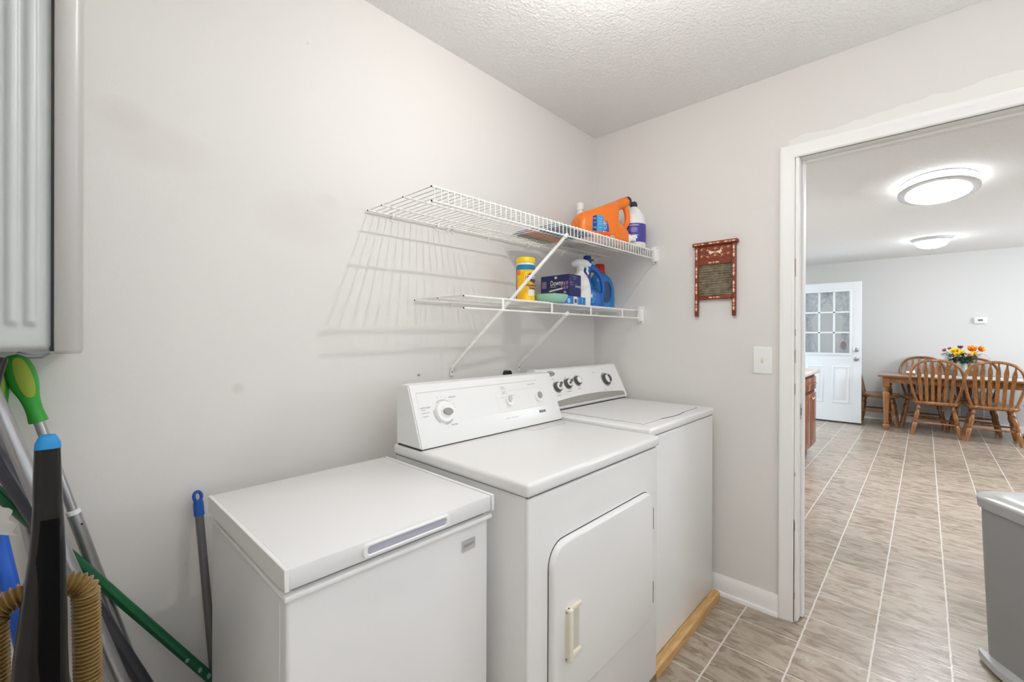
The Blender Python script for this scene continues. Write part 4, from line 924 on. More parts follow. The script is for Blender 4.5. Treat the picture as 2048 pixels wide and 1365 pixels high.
# second green-gripped mop at the frame edge
m2 = thing('mop', 'second green gripped mop cut off by the frame edge', 'mop', (-2.37, -.05, 0), group='cleaning poles under the wall cabinet')
gt = V((-2.347, -.050, 1.200)); gb = V((-2.326, -.052, 1.07)); d2 = (gb - gt).normalized()
g2_ = grip_handle(m2, gt, gb + d2 * .02)
obj('grip_inlay', MB().ball(gt + d2 * .055 + V((.012, -.0125, 0)), .012, 12, (.6, .7, 3.0)), LIME, g2_, True, label='lime inlay')
obj('pole', MB().tube([gb + d2 * .015, to_floor(gt, gb, .03)], .0088, 12), ALU, m2, True)
q_ = to_floor(gt, gb, .03); obj('mop_head', MB().box((q_.x - .05, q_.y - .03, .004), (q_.x + .01, q_.y + .03, .04), .008), GRN, m2, True)
def pole(name, label, cat, a, b, r, m, ztop, parts=None, foot=True):
    a = V(a); b = V(b); d = (a - b).normalized(); top = a + d * ((ztop - a.z) / d.z); bot = to_floor(a, b, .02)
    t = thing(name, label, cat, (bot.x, bot.y, 0), group='cleaning poles under the wall cabinet')
    obj('pole', MB().tube([top, bot], r, 16), m, t, True)
    obj('foot_cap', MB().tube([bot + d * .05, bot - d * .004], [r * 1.15, r * 1.1], 14), BLACK, t, True)
    return t, top, bot, -d
pole('broom_handle', 'thick silver pole crossing just behind the black vacuum', 'broom handle', (-2.324, -.13, 1.107), (-2.155, -.22, .531), .0135, ALU, 1.20)
pole('broom_handle', 'dark grey pole leaning below the thick silver pole', 'broom handle', (-2.325, -.100, .999), (-2.108, -.105, .447), .0145, mat('gunmetal_pole', (84, 84, 90), .4, metal=.6), 1.19)
PG = mat('dark_green_metal', (14, 88, 52), .3, coat=.3)
tg_, tt, bb, dn = pole('broom_handle', 'dark green pole slanting low across the wall with worn paint', 'broom handle', (-2.326, -.065, .926), (-1.971, -.085, .366), .0112, PG, 1.08)
wr_ = MB()
for s, l_ in ((.835, .016), (.865, .022), (.89, .012)):
    c = tt + dn * ((tt - V((-2.1, 0, .57))).length * 0 + 0); 
pA = V((-2.013, -.0827, .432)); 
for k, (o_, l_, w_) in enumerate(((0, .03, .004), (.045, .02, .005), (.075, .026, .0035))):
    c = pA + dn * o_; wr_.ball(c + V((-.004 + .003 * k, -.0108, .002)), .004, 8, (1.2, .25, 1.4 + k * .3))
obj('worn_paint', wr_, mat('worn_pale_blue', (128, 152, 160), .6), tg_, True)
PBm = mat('bright_blue_pole', (24, 88, 190), .35)
pole('broom_handle', 'bright blue pole at the left edge behind the vacuum hose', 'broom handle', (-2.322, -.22, .887), (-2.302, -.255, .775), .0125, PBm, .905)
pole('broom_handle', 'black pole with its grip tip just under the cabinet corner', 'broom handle', (-2.322, -.22, 1.205), (-2.345, -.235, 1.08), .011, BLACK, 1.2135)
# short grey stick with the blue hanging cap, leaning by the freezer
ta = V((-1.980, -.028, .790)); tb_ = V((-1.954, -.080, .330))
sk, ttp, tbt, dsk = pole('broom_handle', 'grey pole with blue hanging cap leaning beside the freezer', 'broom handle', ta, tb_, .0100, mat('grey_pole', (122, 122, 126), .4, metal=.6), .800)
BC = mat('blue_cap', (26, 84, 170), .4)
ux = V((1, 0, 0)); capm_ = MB().tube([ttp + dsk * .028, ttp - dsk * .002, ttp - dsk * .010], [.0122, .0120, .0108], 16)
ring = [ttp - dsk * .022 + ux * .0085 * cos(a) - dsk * .013 * sin(a) for a in [2 * pi * k / 20 for k in range(20)]]
capm_.tube(ring, .0042, 8, closed=True)
obj('hanging_cap', capm_, BC, sk, True, smooth=60, label='blue hanging cap')
# white cloth caught on the poles
cl = MB().grid(lambda a, b: V((-2.40 + .092 * a + .010 * b + .004 * sin(13 * b), -.252 - .005 * sin(7 * a + 3 * b) - .008 * b, .962 - .052 * b + .004 * sin(11 * a) - .012 * a)), 14, 10)
bmesh.ops.solidify(cl.b, geom=cl.b.faces[:], thickness=.002)
tag(obj('cleaning_cloth', cl, mat('white_cloth', (222, 220, 214), .9), smooth=60), 'scrap of white cloth caught on the poles at the left edge', 'cloth')
# vacuum
BLK = mat('gloss_black', (22, 21, 20), .22, spec=.4, coat=.15); BLK2 = mat('satin_black', (12, 12, 14), .25, spec=.3)
vc = thing('vacuum_cleaner', 'black upright vacuum with blue topped handle and tan hose', 'vacuum cleaner', (-2.262, -.42, 0))
def vs_(z, x0_, x1_, y0_, y1_, p=3.0): return [V((a, b, z)) for a, b in sellipse((x0_ + x1_) / 2, (y0_ + y1_) / 2, (x1_ - x0_) / 2, (y1_ - y0_) / 2, p, 28)]
vh = MB().loops([vs_(1.073, -2.2762, -2.2462, -.432, -.405), vs_(1.03, -2.2775, -2.2450, -.433, -.402), vs_(.985, -2.2778, -2.2438, -.434, -.400), vs_(.955, -2.2788, -2.2420, -.436, -.398), vs_(.90, -2.2825, -2.2400, -.438, -.394), vs_(.83, -2.2905, -2.2385, -.442, -.390), vs_(.75, -2.2985, -2.2375, -.446, -.385), vs_(.68, -2.3020, -2.2360, -.450, -.38), vs_(.60, -2.31, -2.225, -.46, -.36)])
vho = obj('handle', vh, BLK, vc, True, smooth=60)
vp = MB().grid(lambda a, b: V((-2.2718 - .0135 * b + (.0240 + .0145 * b) * a, -.4350 - .0165 * b - .0020 + .0018 * (2 * a - 1) ** 2 * 2, .962 - .36 * b)), 8, 12)
bmesh.ops.solidify(vp.b, geom=vp.b.faces[:], thickness=-.002)
obj('handle_front_panel', vp, BLK2, vho, True, smooth=60)
obj('release_button', MB().loops([vs_(1.0735, -2.2765, -2.2455, -.4325, -.4045), vs_(1.082, -2.2758, -2.2462, -.432, -.405), vs_(1.090, -2.2725, -2.2495, -.429, -.408), vs_(1.0945, -2.270, -2.252, -.426, -.411)]), mat('sky_blue_button', (20, 132, 196), .4), vc, True, smooth=60, label='sky blue top button')
vb = MB().loops([vs_(.62, -2.315, -2.22, -.47, -.35), vs_(.58, -2.345, -2.19, -.52, -.335), vs_(.45, -2.35, -2.185, -.54, -.33), vs_(.15, -2.345, -2.19, -.53, -.33), vs_(.08, -2.33, -2.205, -.52, -.34)])
obj('body', vb, BLK2, vc, True, smooth=60)
obj('floor_head', MB().loops([vs_(.004, -2.39, -2.135, -.74, -.44, 5), vs_(.05, -2.395, -2.13, -.745, -.43, 5), vs_(.085, -2.37, -2.155, -.70, -.42, 5), vs_(.10, -2.33, -2.195, -.60, -.42, 4)]), BLK2, vc, True, smooth=60)
hz = []
for k in range(60): hz.append(V((-2.3225 + .006 * (1 - k / 60), -.350, .30 + .50 * k / 60)))
for a in range(175, 4, -3): hz.append(V((-2.268 + .0545 * cos(R(a)), -.352, .795 + .030 * sin(R(a)))))
for k in range(1, 60): hz.append(V((-2.2135 + .004 * sin(k / 60 * pi), -.350, .795 - .50 * k / 60)))
# resample to ring pitch
ln = [0]
for i in range(1, len(hz)): ln.append(ln[-1] + (hz[i] - hz[i - 1]).length)
def at(s):
    for i in range(1, len(hz)):
        if ln[i] >= s: t = (s - ln[i - 1]) / max(1e-9, ln[i] - ln[i - 1]); return hz[i - 1].lerp(hz[i], t)
    return hz[-1]
NP = int(ln[-1] / .0070) * 8; hp_ = [at(ln[-1] * k / NP) for k in range(NP + 1)]
hrr = [.0166 + .0036 * cos(2 * pi * k / 8) for k in range(NP + 1)]
obj('hose', MB().tube(hp_, hrr, 20), mat('tan_hose', (138, 110, 64), .3, coat=.3), vc, True, smooth=80, label='tan corrugated hose')

# ================================================================== KITCHEN
# swinging step bin
BING = mat('grey_bin_plastic', (150, 151, 152), .45); BINL = mat('light_grey_lid', (196, 196, 196), .38)
bn = thing('trash_can', 'grey step trash can standing in the doorway', 'trash can', (.195, -1.79, 0), rz=atan2(-.58, -.81))
# local x runs along the front face away from the corner, local y is out of the front face... built in a right handed frame
def bsec(z, l, d, r): return [V((u, v, z)) for u, v in rrect(-l / 2, -d / 2, l / 2, d / 2, r, 6)]
bnb = MB().loops([bsec(.012, .32, .23, .075), bsec(.05, .325, .235, .078), bsec(.40, .350, .258, .084), bsec(.60, .362, .270, .088)])
obj('bin_body', bnb, BING, bn, smooth=50)
obj('rim', MB().loops([bsec(.598, .372, .280, .090), bsec(.600, .380, .288, .094), bsec(.634, .386, .294, .096), bsec(.638, .380, .288, .094)]), mat('mid_grey_rim', (172, 172, 172), .4), bn, smooth=40)
lidm = MB().loops([bsec(.636, .382, .290, .094), bsec(.642, .376, .284, .092), bsec(.643, .330, .225, .080), bsec(.650, .322, .217, .078), bsec(.653, .22, .13, .05)])
obj('lid', lidm, BINL, bn, smooth=60)
pd = [(-.15, 0), (-.145, .012)] + [(-.15 + .30 * k / 12, .012 + .034 * sin(pi * k / 12)) for k in range(1, 12)] + [(.145, .012), (.15, 0)]
obj('pedal', MB().prism([(u, -v) for u, v in pd], .012, .038, lambda u, v, d: V((u, -.112 + v, d))), BINL, bn, smooth=40, label='pale grey foot pedal')

# base cabinets and worktop
CHW = wood('cherry_wood', (140, 84, 58), (116, 62, 42), .32, (8, 8, 1.2), .3)
CHD = wood('cherry_wood_dark', (98, 52, 36), (84, 44, 30), .4, (8, 8, 1.2), .2)
BRASS = mat('polished_brass', (222, 196, 150), .2, metal=1.0)
def raised(x0_, x1_, z0_, z1_, y, m, th=.018):
    m.box((x0_, y, z0_), (x1_, y - th, z1_), .004, 2)
    if z1_ - z0_ > .25:
        m.box((x0_ + .055, y - th + .003, z0_ + .06), (x1_ - .055, y - th - .003, z1_ - .06), .006, 2)
    return m
def base_unit(label, xa, xb, nd):
    t = thing('base_cabinet', label, 'cabinet', ((xa + xb) / 2, -.30, 0), group='cherry base cabinets under the worktop')
    yF = -.578
    obj('carcass', MB().box((xa, -.01, .10), (xb, yF, .868)), CHD, t, True)
    obj('toe_kick', MB().box((xa, -.03, 0), (xb, yF + .07, .10)), mat('toe_kick_black', (44, 38, 34), .7), t, True)
    w_ = (xb - xa - .02) / nd
    for k in range(nd):
        a = xa + .01 + k * w_ + .012; b = xa + .01 + (k + 1) * w_ - .012
        d = obj('drawer', raised(a, b, .70, .835, yF, MB()), CHW, t, True)
        xc = (a + b) / 2
        obj('drawer_pull', MB().tube([V((xc - .04, yF - .018, .768)), V((xc - .034, yF - .038, .768)), V((xc + .034, yF - .038, .768)), V((xc + .04, yF - .018, .768))], .005, 8), BRASS, d, True)
        d = obj('door', raised(a, b, .125, .665, yF, MB()), CHW, t, True)
        kx = b - .03 if (k % 2 == 0 and nd > 1) else a + .03
        obj('knob', MB().lathe([(.006, 0), (.006, .012), (.014, .018), (.014, .024), (.008, .029)], (kx, yF - .018, .625), (0, -1, 0), 14), BRASS, d, True)
    return t
base_unit('cherry base cabinet at the free end of the worktop by the open door', 2.83, 3.45, 2)
base_unit('cherry base cabinet half hidden by the doorway jamb', 2.20, 2.83, 2)
base_unit('cherry base cabinet hidden behind the doorway jamb, nearest the wall', 1.56, 2.20, 2)
wt = MB().box((1.54, -.002, .868), (3.475, -.625, .908), .010, 3).box((1.54, .0, .905), (3.475, -.018, 1.0), .004)
tag(obj('worktop', wt, mat('speckled_laminate', (206, 196, 186), .3, rgb2=(188, 176, 166), vscale=90)), 'pale laminate worktop with rounded front edge on the cherry cabinets', 'worktop')

# open back door, free edge toward the camera side
DXP = 5.70
dz0, dz1 = .022, 2.050; dy0, dy1 = -.792, .015
DW = mat('white_door_paint', (226, 229, 230), .42)
dm = MB()
gy0, gy1, gz0, gz1 = -.690, -.075, .985, 1.950   # lite frame
dm.box((DXP, dy0, dz0), (DXP + .042, gy0, dz1), .002, 1).box((DXP, gy1, dz0), (DXP + .042, dy1, dz1), .002, 1).box((DXP, gy0, gz1), (DXP + .042, gy1, dz1)).box((DXP, gy0, dz0), (DXP + .042, gy1, gz0))
dr1 = struct('door_1', dm, DW)
lf = MB()
def ringframe(m, y0_, y1_, z0_, z1_, w_, xa, xb):
    o_ = [(y0_, z0_), (y1_, z0_), (y1_, z1_), (y0_, z1_)]; i_ = [(y0_ + w_, z0_ + w_), (y1_ - w_, z0_ + w_), (y1_ - w_, z1_ - w_), (y0_ + w_, z1_ - w_)]
    m.loops([[V((xb, y, z)) for y, z in o_], [V((xa + .004, y, z)) for y, z in o_], [V((xa, y, z)) for y, z in inset(o_, .006)], [V((xa, y, z)) for y, z in inset(i_, -.004)], [V((xb, y, z)) for y, z in i_]], closed=True)
ringframe(lf, gy0, gy1, gz0, gz1, .036, DXP - .012, DXP + .01)
iy0, iy1, iz0, iz1 = gy0 + .036, gy1 - .036, gz0 + .036, gz1 - .036
for k in (1, 2):
    yy = iy0 + (iy1 - iy0) * k / 3; lf.box((DXP - .008, yy - .012, iz0), (DXP + .02, yy + .012, iz1), .003, 1)
    zz = iz0 + (iz1 - iz0) * k / 3; lf.box((DXP - .008, iy0, zz - .012), (DXP + .02, iy1, zz + .012), .003, 1)
obj('lite_frame', lf, DW, dr1)
obj('glass_pane', MB().box((DXP + .012, iy0, iz0), (DXP + .016, iy1, iz1)), mat('door_glass', (170, 182, 190), .04, alpha=.14), dr1)
for ya, yb_ in ((-.657, -.447), (-.345, -.135)):
    pm = MB(); ringframe(pm, ya, yb_, .285, .828, .022, DXP - .006, DXP + .004)
    pm.box((DXP - .004, ya + .046, .34), (DXP + .004, yb_ - .046, .773), .004, 2); obj('raised_panel', pm, DW, dr1)
NIK = mat('satin_nickel', (188, 188, 186), .25, metal=1.0)
obj('deadbolt', MB().lathe([(.032, 0), (.030, .014), (.020, .02), (.018, .03)], (DXP, -.733, 1.070), (-1, 0, 0), 20).box((DXP - .05, -.745, 1.064), (DXP - .028, -.721, 1.076), .003), NIK, dr1)
obj('door_knob', MB().lathe([(.032, 0), (.032, .006), (.014, .012), (.012, .03), (.024, .04), (.028, .052), (.022, .064), (.008, .067)], (DXP, -.733, .938), (-1, 0, 0), 20), NIK, dr1)
obj('door_sweep', MB().box((DXP + .006, dy0 + .004, .008), (DXP + .036, dy1 - .01, .024)), BLACK, dr1)
# curtains hung on the far face of the door
CUR = mat('white_print_curtain', (252, 252, 252), .8, rgb2=(222, 225, 224), vscale=22, trans=.0)
def curtain(label, y_out, s):
    t = thing('curtain', label, 'curtain', (DXP + .06, y_out, 1.95), group='tied back curtains behind the back door glass')
    m = MB()
    def fn(a, b):
        z = 1.95 - b * .97
        # full width at top, pinched at the tie (b ~ .42), flaring below
        w_ = .30 * (1 - b / .42) ** .75 + .06 if b < .42 else .06 + .085 * min(1, (b - .42) / .58)
        y = y_out + s * (.02 * (1 if b < .42 else 1) + w_ * a)
        return V((DXP + .060 + .010 * sin(a * 26 + b * 2) * (.4 + .6 * min(1, abs(b - .42) * 4)), y, z))
    m.grid(fn, 40, 40); bmesh.ops.solidify(m.b, geom=m.b.faces[:], thickness=.002)
    obj('drape', m, CUR, t, True, smooth=80)
    obj('tieback', MB().tube([V((DXP + .06 + .016 * cos(a), y_out + s * .05 + .045 * sin(a), 1.55 + .01 * sin(a))) for a in [2 * pi * k / 20 for k in range(20)]], .010, 8, closed=True), mat('pale_tie', (222, 214, 208), .8), t, True)
    if s > 0: obj('flower_print', MB().prism(sellipse(y_out + .085, 1.13, .035, .06, 2, 20), DXP + .044, DXP + .045, lambda u, v, d: V((d, u, v))), mat('dusky_print', (166, 128, 112), .8, rgb2=(120, 96, 84), vscale=40), t, True)
    return t
curtain('white printed curtain tied back at the knob side of the door glass', -.665, 1)
curtain('white printed curtain tied back at the hinge side of the door glass', -.095, -1)
tag(obj('curtain_rod', MB().tube([V((DXP + .06, -.70, 1.955)), V((DXP + .06, -.06, 1.955))], .006, 8).box((DXP + .04, -.70, 1.95), (DXP + .062, -.694, 1.96)).box((DXP + .04, -.066, 1.95), (DXP + .062, -.06, 1.96)), NIK), 'thin rod across the top of the back door glass', 'curtain rod')
struct('trim_8', MB().box((4.65, .004, 0), (4.72, .02, 2.15), .003).box((4.65, .004, 2.08), (5.70, .02, 2.15), .003), TRIM)

# ceiling lights
GLS = emit('lamp_band_glow', (246, 250, 255), 4.5); GL = emit('lamp_diffuser_glow', (243, 249, 255), 84); GL2 = emit('lamp_dome_glow', (246, 250, 255), 26)
RINGM = mat('brushed_nickel_ring', (206, 206, 206), .35, metal=.3)
ol = thing('ceiling_light', 'large oval ceiling light with two nickel rings', 'light', (2.42, -1.515, H))
def ov(a, b, z, n=56): return [V((a * cos(2 * pi * k / n), b * sin(2 * pi * k / n), z)) for k in range(n)]
obj('base', MB().loops([ov(.36, .19, 0), ov(.36, .19, -.01)]), WPLAST, ol)
obj('side_band', MB().loops([ov(.385, .212, -.004), ov(.385, .212, -.069)], cap=False), GLS, ol, smooth=60)
obj('diffuser', MB().loops([ov(.384, .211, -.069), ov(.36, .19, -.078), ov(.30, .155, -.090), ov(.2, .1, -.098)]), GL, ol, smooth=60)
for z_, n_ in ((-.012, 'upper_ring'), (-.070, 'lower_ring')):
    wo, wi = (.398, .383) if n_ == 'upper_ring' else (.408, .358); bo_, bi_ = (.225, .210) if n_ == 'upper_ring' else (.232, .186)
    obj(n_, MB().loops([ov(wo, bo_, z_ + .004), ov(wo, bo_, z_ - .006), ov(wi, bi_, z_ - .010), ov(wi, bi_, z_ + .002)], closed=True), RINGM, ol, smooth=40)
for k in range(4):
    a = R(45 + 90 * k); obj('strut', MB().tube([V((.398 * cos(a), .224 * sin(a), -.012)), V((.398 * cos(a), .224 * sin(a), -.07))], .003, 6), RINGM, ol)
rl = thing('ceiling_light', 'small round dome ceiling light near the far wall', 'light', (5.05, -1.505, H))
obj('base_ring', MB().lathe([(.185, 0), (.185, -.012), (.170, -.03), (.155, -.036)], n=40), mat('white_metal_base', (206, 208, 210), .4), rl)
obj('dome', MB().lathe([(.156, -.030), (.150, -.055), (.125, -.085), (.08, -.105), (.02, -.112)], n=40), GL2, rl, smooth=60)

# thermostat and return air grille on the far wall
th = thing('thermostat', 'white thermostat on the far kitchen wall above the table', 'thermostat', (6.47, -2.0, 1.485))
obj('housing', MB().box((-.026, -.062, -.043), (-.001, .062, .043), .006), WPLAST, th)
obj('display', MB().box((-.0268, -.022, -.008), (-.0255, .026, .016)), mat('lcd_grey', (120, 128, 122), .3), th)
obj('display_digits', MB().text('72', .020, lambda u, v: V((-.0272, .002 - u, .004 + v)), align='CENTER'), BLACK, th, smooth=0)
vt = thing('wall_vent', 'white slatted air return vent low on the far wall', 'vent', (6.47, -1.98, .32))
vm = MB(); ringframe(vm, -.19, .19, -.21, .21, .025, -.012, -.001); obj('frame', vm, WPLAST, vt)
obj('backing', MB().box((-.003, -.17, -.19), (-.001, .17, .19)), mat('vent_shadow', (110, 112, 112), .8), vt)
sl = MB()
for k in range(24): sl.box((-.010, -.165, -.183 + k * .0155), (-.003, .165, -.176 + k * .0155))
for yy in (-.055, .055): sl.box((-.011, yy - .005, -.185), (-.003, yy + .005, .185))
obj('slats', sl, WPLAST, vt)

# dining table
OAK = wood('honey_oak', (160, 108, 60), (134, 86, 44), .30, (10, 10, 1.4), .35)
OAKT = wood('honey_oak_top', (150, 104, 66), (124, 82, 48), .16, (10, 1.4, 10), .6)
tb = thing('dining_table', 'honey oak dining table with turned legs in front of the far wall', 'table', (5.84, -1.72, 0))
TX0, TX1, TY0, TY1 = 5.43, 6.25, -2.50, -.985
obj('tabletop', MB().box((TX0, TY0, .722), (TX1, TY1, .745), .007, 3), OAKT, tb, True)
obj('apron', MB().box((TX0 + .075, TY0 + .08, .640), (TX0 + .095, TY1 - .08, .722)).box((TX1 - .095, TY0 + .08, .640), (TX1 - .075, TY1 - .08, .722)).box((TX0 + .08, TY0 + .075, .640), (TX1 - .08, TY0 + .095, .722)).box((TX0 + .08, TY1 - .095, .640), (TX1 - .08, TY1 - .075, .722)), OAK, tb, True)
for lx in (TX0 + .100, TX1 - .100):
    for ly in (TY1 - .085, TY0 + .085):
        lm = MB().box((lx - .037, ly - .037, .585), (lx + .037, ly + .037, .722), .003)
        lm.lathe([(.021, 0), (.026, .012), (.033, .03), (.037, .055), (.036, .075), (.022, .090), (.022, .095), (.034, .100), (.034, .110), (.023, .118), (.027, .20), (.032, .34), (.038, .47), (.040, .50), (.024, .522), (.024, .526), (.037, .532), (.037, .541), (.022, .548), (.022, .556), (.038, .563), (.038, .573), (.026, .58), (.034, .588)], (lx, ly, 0), n=20)
        obj('leg', lm, OAK, tb, True)

# chairs: local frame faces +y
CHO = wood('chair_oak', (160, 106, 56), (116, 74, 38), .28, (9, 9, 1.2), .4)
def spindle_prof(L):
    return [(t * L, r) for t, r in ((0, .012), (.06, .014), (.13, .021), (.16, .023), (.17, .0145), (.185, .0145), (.195, .022), (.215, .022), (.225, .015), (.24, .017), (.34, .0255), (.42, .024), (.50, .0165), (.51, .0155), (.52, .0235), (.54, .0235), (.55, .015), (.56, .015), (.57, .0225), (.585, .0225), (.595, .016), (.62, .024), (.75, .0225), (.9, .019), (1, .017))]
def turned(a, b, k=1.0):
    a = V(a); b = V(b); L = (b - a).length; d = (b - a) / L
    return MB().tube([a + d * s for s, r in spindle_prof(L)], [r * k for s, r in spindle_prof(L)], 14)
def make_chair(label):
    t = thing('dining_chair', label, 'chair', (0, 0, 0), group='oak arrow-back dining chairs')
    prof = [(-.195, -.205), (-.10, -.218), (.10, -.218), (.195, -.205), (.222, -.10), (.232, .05), (.222, .17), (.17, .215), (.06, .232), (-.06, .232), (-.17, .215), (-.222, .17), (-.232, .05), (-.222, -.10)]
    m = MB().loops([[V((u, v, z)) for u, v in inset(prof, i)] for i, z in ((.020, .396), (.004, .405), (0, .424), (.003, .436), (.012, .441), (.06, .437), (.12, .432))])
    obj('seat', m, CHO, t, smooth=50)
    feet = {}
    for sx in (-1, 1):
        for sy in (-1, 1):
            top = V((sx * .150, sy * .150 - .01, .412)); ft = V((sx * .222, sy * .205 - .005, 0)); feet[(sx, sy)] = (top, ft)
            obj('leg', turned(top, ft), CHO, t, smooth=50)
    def on(k, z): a, b = feet[k]; return a + (b - a) * ((a.z - z) / (a.z - b.z))
    sp_ = [(0, .008), (.1, .010), (.35, .014), (.45, .012), (.5, .015), (.55, .012), (.65, .014), (.9, .010), (1, .008)]
    def stretch(a, b): return MB().tube([a + (b - a) * s for s, r in sp_], [r for s, r in sp_], 10)
    obj('stretcher', stretch(on((-1, -1), .165), on((1, -1), .165)), CHO, t, smooth=50)
    obj('stretcher', stretch(on((-1, 1), .165), on((1, 1), .165)), CHO, t, smooth=50)
    for sx in (-1, 1): obj('stretcher', stretch(on((sx, -1), .205), on((sx, 1), .205)), CHO, t, smooth=50)
    tilt = lambda z: -.178 - (z - .43) * .215
    bow = []
    half = [(.178, .432), (.198, .50), (.222, .60), (.240, .70), (.238, .78), (.212, .865), (.160, .925), (.085, .957), (0, .966)]
    for x, z in half: bow.append((x, z))
    for x, z in reversed(half[:-1]): bow.append((-x, z))
    pb2 = bez([V((x, tilt(z), z)) for x, z in bow], 5)
    obj('back_bow', MB().tube(pb2, .0180, 10, flat=.72), CHO, t, smooth=60)
    def bowz(x):
        best = None
        for i in range(len(pb2) - 1):
            a, b = pb2[i], pb2[i + 1]
            if a.z > .70 and (a.x - x) * (b.x - x) <= 0 and abs(a.x - b.x) > 1e-7: best = a.lerp(b, (x - a.x) / (b.x - a.x)).z
        return best or .95
    for k in range(6):
        xb = (k - 2.5) * .0545; xt = (k - 2.5) * .0665; zt = bowz(xt)
        pr = [(0, .008), (.06, .0145), (.12, .0175), (.35, .0165), (.62, .0185), (.76, .0205), (.82, .018), (.88, .0115), (.92, .008), (1, .007)]
        fr_, bk = [], []
        L_ = []
        for s, w_ in pr:
            z = .434 + (zt - .434) * s; x = xb + (xt - xb) * s; y = tilt(z) + .012 * sin(pi * s)
            L_.append([V((x - w_, y - .0055, z)), V((x + w_, y - .0055, z)), V((x + w_, y + .0055, z)), V((x - w_, y + .0055, z))])
        obj('slat', MB().loops(L_), CHO, t, smooth=30)
    return t
ch = make_chair('oak arrow-back chair on the room side of the table, left of its pair')
def place(c, x, y, rz): c.location = (x, y, 0); c.rotation_euler = (0, 0, R(rz))
place(ch, 5.605, -1.553, -90)
c2_ = copy_tree(ch, 'oak arrow-back chair on the room side of the table, nearest the frame edge'); place(c2_, 5.565, -2.035, -89)
c3_ = copy_tree(ch, 'oak arrow-back chair against the far wall, by the table end near the door'); place(c3_, 6.145, -1.430, 92)
c4_ = copy_tree(ch, 'oak arrow-back chair against the far wall, behind the flower vase'); place(c4_, 6.12, -1.925, 90)
c5_ = copy_tree(ch, 'oak arrow-back chair at the table end behind the open door'); place(c5_, 6.03, -.968, 180)
c6_ = copy_tree(ch, 'oak arrow-back chair at the far table end, cut off by the frame edge'); place(c6_, 5.86, -2.56, 0)

# white strips on the tabletop, seen between the chair slats
tag(obj('white_table_strip', MB().box((5.50, -2.35, .7455), (5.62, -1.36, .7475), .0008, 1), mat('white_strip', (228, 226, 222), .8)), 'white strip along the near edge of the dining table', 'table runner')
tag(obj('white_table_strip', MB().box((5.70, -2.35, .7455), (6.0, -1.42, .7475), .0008, 1), mat('white_strip', (228, 226, 222), .8)), 'wide white strip under the flower vase', 'table runner')

# vase and flowers
VX, VY, VZ = 5.83, -1.805, .7478
vs = thing('vase', 'clear glass jar vase with green stems on the dining table', 'vase', (VX, VY, VZ))
obj('jar', MB().lathe([(.036, 0), (.046, .004), (.050, .02), (.050, .11), (.044, .13), (.038, .14), (.040, .15), (.040, .172), (.0375, .172), (.0375, .15), (.0355, .14), (.041, .13), (.047, .11), (.047, .02), (.042, .008), (.01, .006)], n=32), mat('jar_glass', (206, 226, 218), .04, alpha=.24), vs, smooth=50)
GRNS = mat('stem_green', (66, 112, 62), .6); LEAF = mat('leaf_green', (46, 92, 54), .5, rgb2=(30, 66, 40), vscale=20)
obj('water', MB().lathe([(.040, .009), (.0462, .02), (.0462, .095), (.01, .096)], n=28), mat('water', (196, 218, 204), .05, alpha=.18), vs)
def petals(m, c, r, n, layers, up=V((0, 0, 1)), spread=1.0):
    c = V(c)
    q = V((0, 0, 1)).rotation_difference(V(up).normalized()).to_matrix()
    for L_ in range(layers):
        rr = r * (1 - .26 * L_); op = (.95 - .32 * L_) * spread
        for k in range(n):
            a = 2 * pi * (k + .5 * (L_ % 2)) / n
            def fn(u, v, a=a, rr=rr, op=op):
                w_ = (u - .5) * 2; wd_ = .62 * rr * sin(pi * (.15 + .8 * v)) ; ra = rr * (v * sin(op)); h = rr * v * cos(op) * 1.1 - .25 * rr * (1 - v)
                x = ra * cos(a) - w_ * wd_ * sin(a); y = ra * sin(a) + w_ * wd_ * cos(a); return c + q @ V((x, y, h - .18 * rr * w_ * w_))
            m.grid(fn, 4, 4)
    return m
def flower(name, label, cat, pos, r, m, n=6, layers=3, up=(0, 0, 1), spread=1.0, group='flowers in the jar vase'):
    p = V(pos); t = thing(name, label, cat, (VX, VY, VZ + .03), group=group)
    neck = V((VX + (p.x - VX) * .12, VY + (p.y - VY) * .12, VZ + .165)); bot = V((VX - (p.x - VX) * .08, VY - (p.y - VY) * .08, VZ + .015))
    obj('stem', MB().tube(bez([bot, neck, neck.lerp(p, .55) + V((0, 0, .012)), p], 5), .0028, 6), GRNS, t, True)
    obj('bloom', petals(MB(), p, r, n, layers, V(up), spread), m, t, True, smooth=80)
    return t
YEL = mat('petal_yellow', (255, 222, 20), .55, rgb2=(252, 200, 10), vscale=30); ORG = mat('petal_orange', (255, 176, 40), .55, rgb2=(250, 142, 26), vscale=30)
PEA = mat('petal_peach', (244, 202, 160), .55); PUR = mat('petal_purple', (160, 116, 172), .6); DPK = mat('petal_dusty_pink', (206, 136, 146), .6)
XF = VX - .02
cam_up = lambda y, z: (-.65, (y - VY) * 1.5, .7 + (z - 1.05))
flower('yellow_rose', 'yellow rose, leftmost of the yellow blooms in the vase', 'flower', (XF - .03, -1.716, 1.075), .040, YEL, up=cam_up(-1.716, 1.1))
flower('yellow_rose', 'yellow rose at the upper middle of the bouquet', 'flower', (XF - .01, -1.752, 1.085), .036, YEL, up=cam_up(-1.752, 1.1))
flower('yellow_rose', 'lowest yellow rose, front of the bouquet', 'flower', (XF - .07, -1.745, 1.035), .037, YEL, up=cam_up(-1.745, 1.05))
flower('yellow_rose', 'yellow rose just left of the peach rose', 'flower', (XF - .05, -1.792, 1.062), .038, YEL, up=cam_up(-1.79, 1.08))
flower('yellow_rose', 'yellow rose tucked behind the peach rose', 'flower', (XF - .01, -1.900, 1.052), .040, YEL, up=cam_up(-1.9, 1.07))
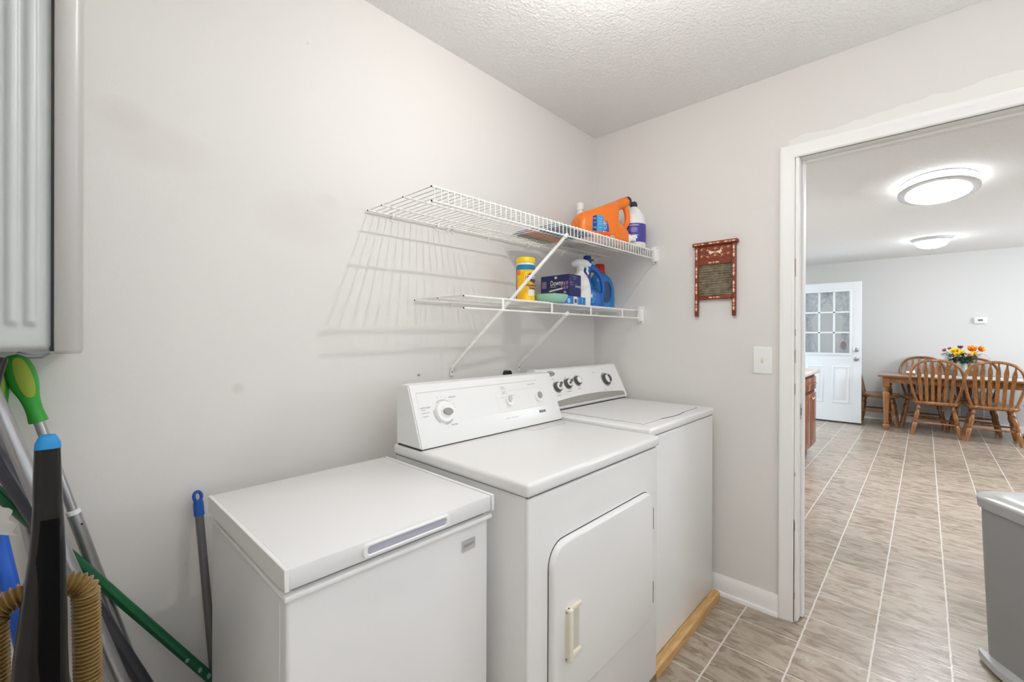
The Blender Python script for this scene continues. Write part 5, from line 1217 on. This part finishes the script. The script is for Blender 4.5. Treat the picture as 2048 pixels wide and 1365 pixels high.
flower('peach_rose', 'pale peach rose low on the right of the bouquet', 'flower', (XF - .07, -1.860, 1.035), .046, PEA, up=cam_up(-1.86, 1.05))
flower('orange_lily', 'orange lily at the top right of the bouquet', 'flower', (XF + .02, -1.885, 1.105), .058, ORG, 6, 2, up=(-.5, -.2, .8))
flower('orange_lily', 'orange lily reaching out farthest right from the vase', 'flower', (XF, -1.962, 1.105), .050, ORG, 6, 2, up=(-.4, -.8, .5))
flower('purple_carnation', 'purple bloom at the top middle of the bouquet', 'flower', (XF + .04, -1.783, 1.125), .036, PUR, 8, 3)
flower('pink_bloom', 'dusty pink bloom at the far left of the bouquet', 'flower', (XF, -1.636, 1.085), .030, DPK, 7, 3, up=(-.4, .6, .6))
flower('pink_bloom', 'smaller dusty pink bloom beside the leftmost yellow rose', 'flower', (XF + .03, -1.684, 1.105), .026, DPK, 7, 3, up=(-.4, .3, .8))
lf_ = MB(); rnd = random.Random(3)
for k in range(230):
    a = rnd.uniform(0, 2 * pi); s = rnd.uniform(.2, 1.0) ** .6; z = rnd.uniform(.93, 1.055); r_ = .02 + s * (.075 + .07 * (z - .9) / .17)
    p = V((VX + r_ * cos(a) * .85, VY + .02 + r_ * sin(a) * 1.1, z)); d = V((cos(a), sin(a), rnd.uniform(-.3, .5))).normalized(); sd2 = d.cross(V((0, 0, 1))).normalized()
    ln_ = rnd.uniform(.04, .07); w_ = rnd.uniform(.013, .023)
    def fn(u, v, p=p, d=d, sd2=sd2, ln_=ln_, w_=w_): return p + d * (v - .4) * ln_ + sd2 * (u - .5) * 2 * w_ * sin(pi * min(1, max(.02, v))) + V((0, 0, -.012 * v * v + .004 * abs(u - .5)))
    lf_.grid(fn, 2, 5)
for k in range(12):
    a = 2 * pi * k / 12; lf_.tube([V((VX + .02 * cos(a), VY + .02 * sin(a), VZ + .012)), V((VX - .012 * cos(a), VY - .012 * sin(a), VZ + .16)), V((VX + .06 * cos(a + 1), VY + .06 * sin(a + 1), 1.0))], .0022, 5)
tag(obj('bouquet_foliage', lf_, LEAF, smooth=80), 'dark green leaves filling the bouquet in the jar vase', 'foliage', kind='stuff')
tag(obj('grass_blade', MB().tube([V(p) for p in bez([(VX, VY, VZ + .15), (VX, VY - .08, 1.03), (VX, -1.94, 1.048), (VX, -2.0, 1.035), (VX, -2.045, .975)], 6)], .0016, 5), mat('grey_green_blade', (140, 150, 132), .6)), 'thin arching grass blade out of the right of the bouquet', 'grass blade')
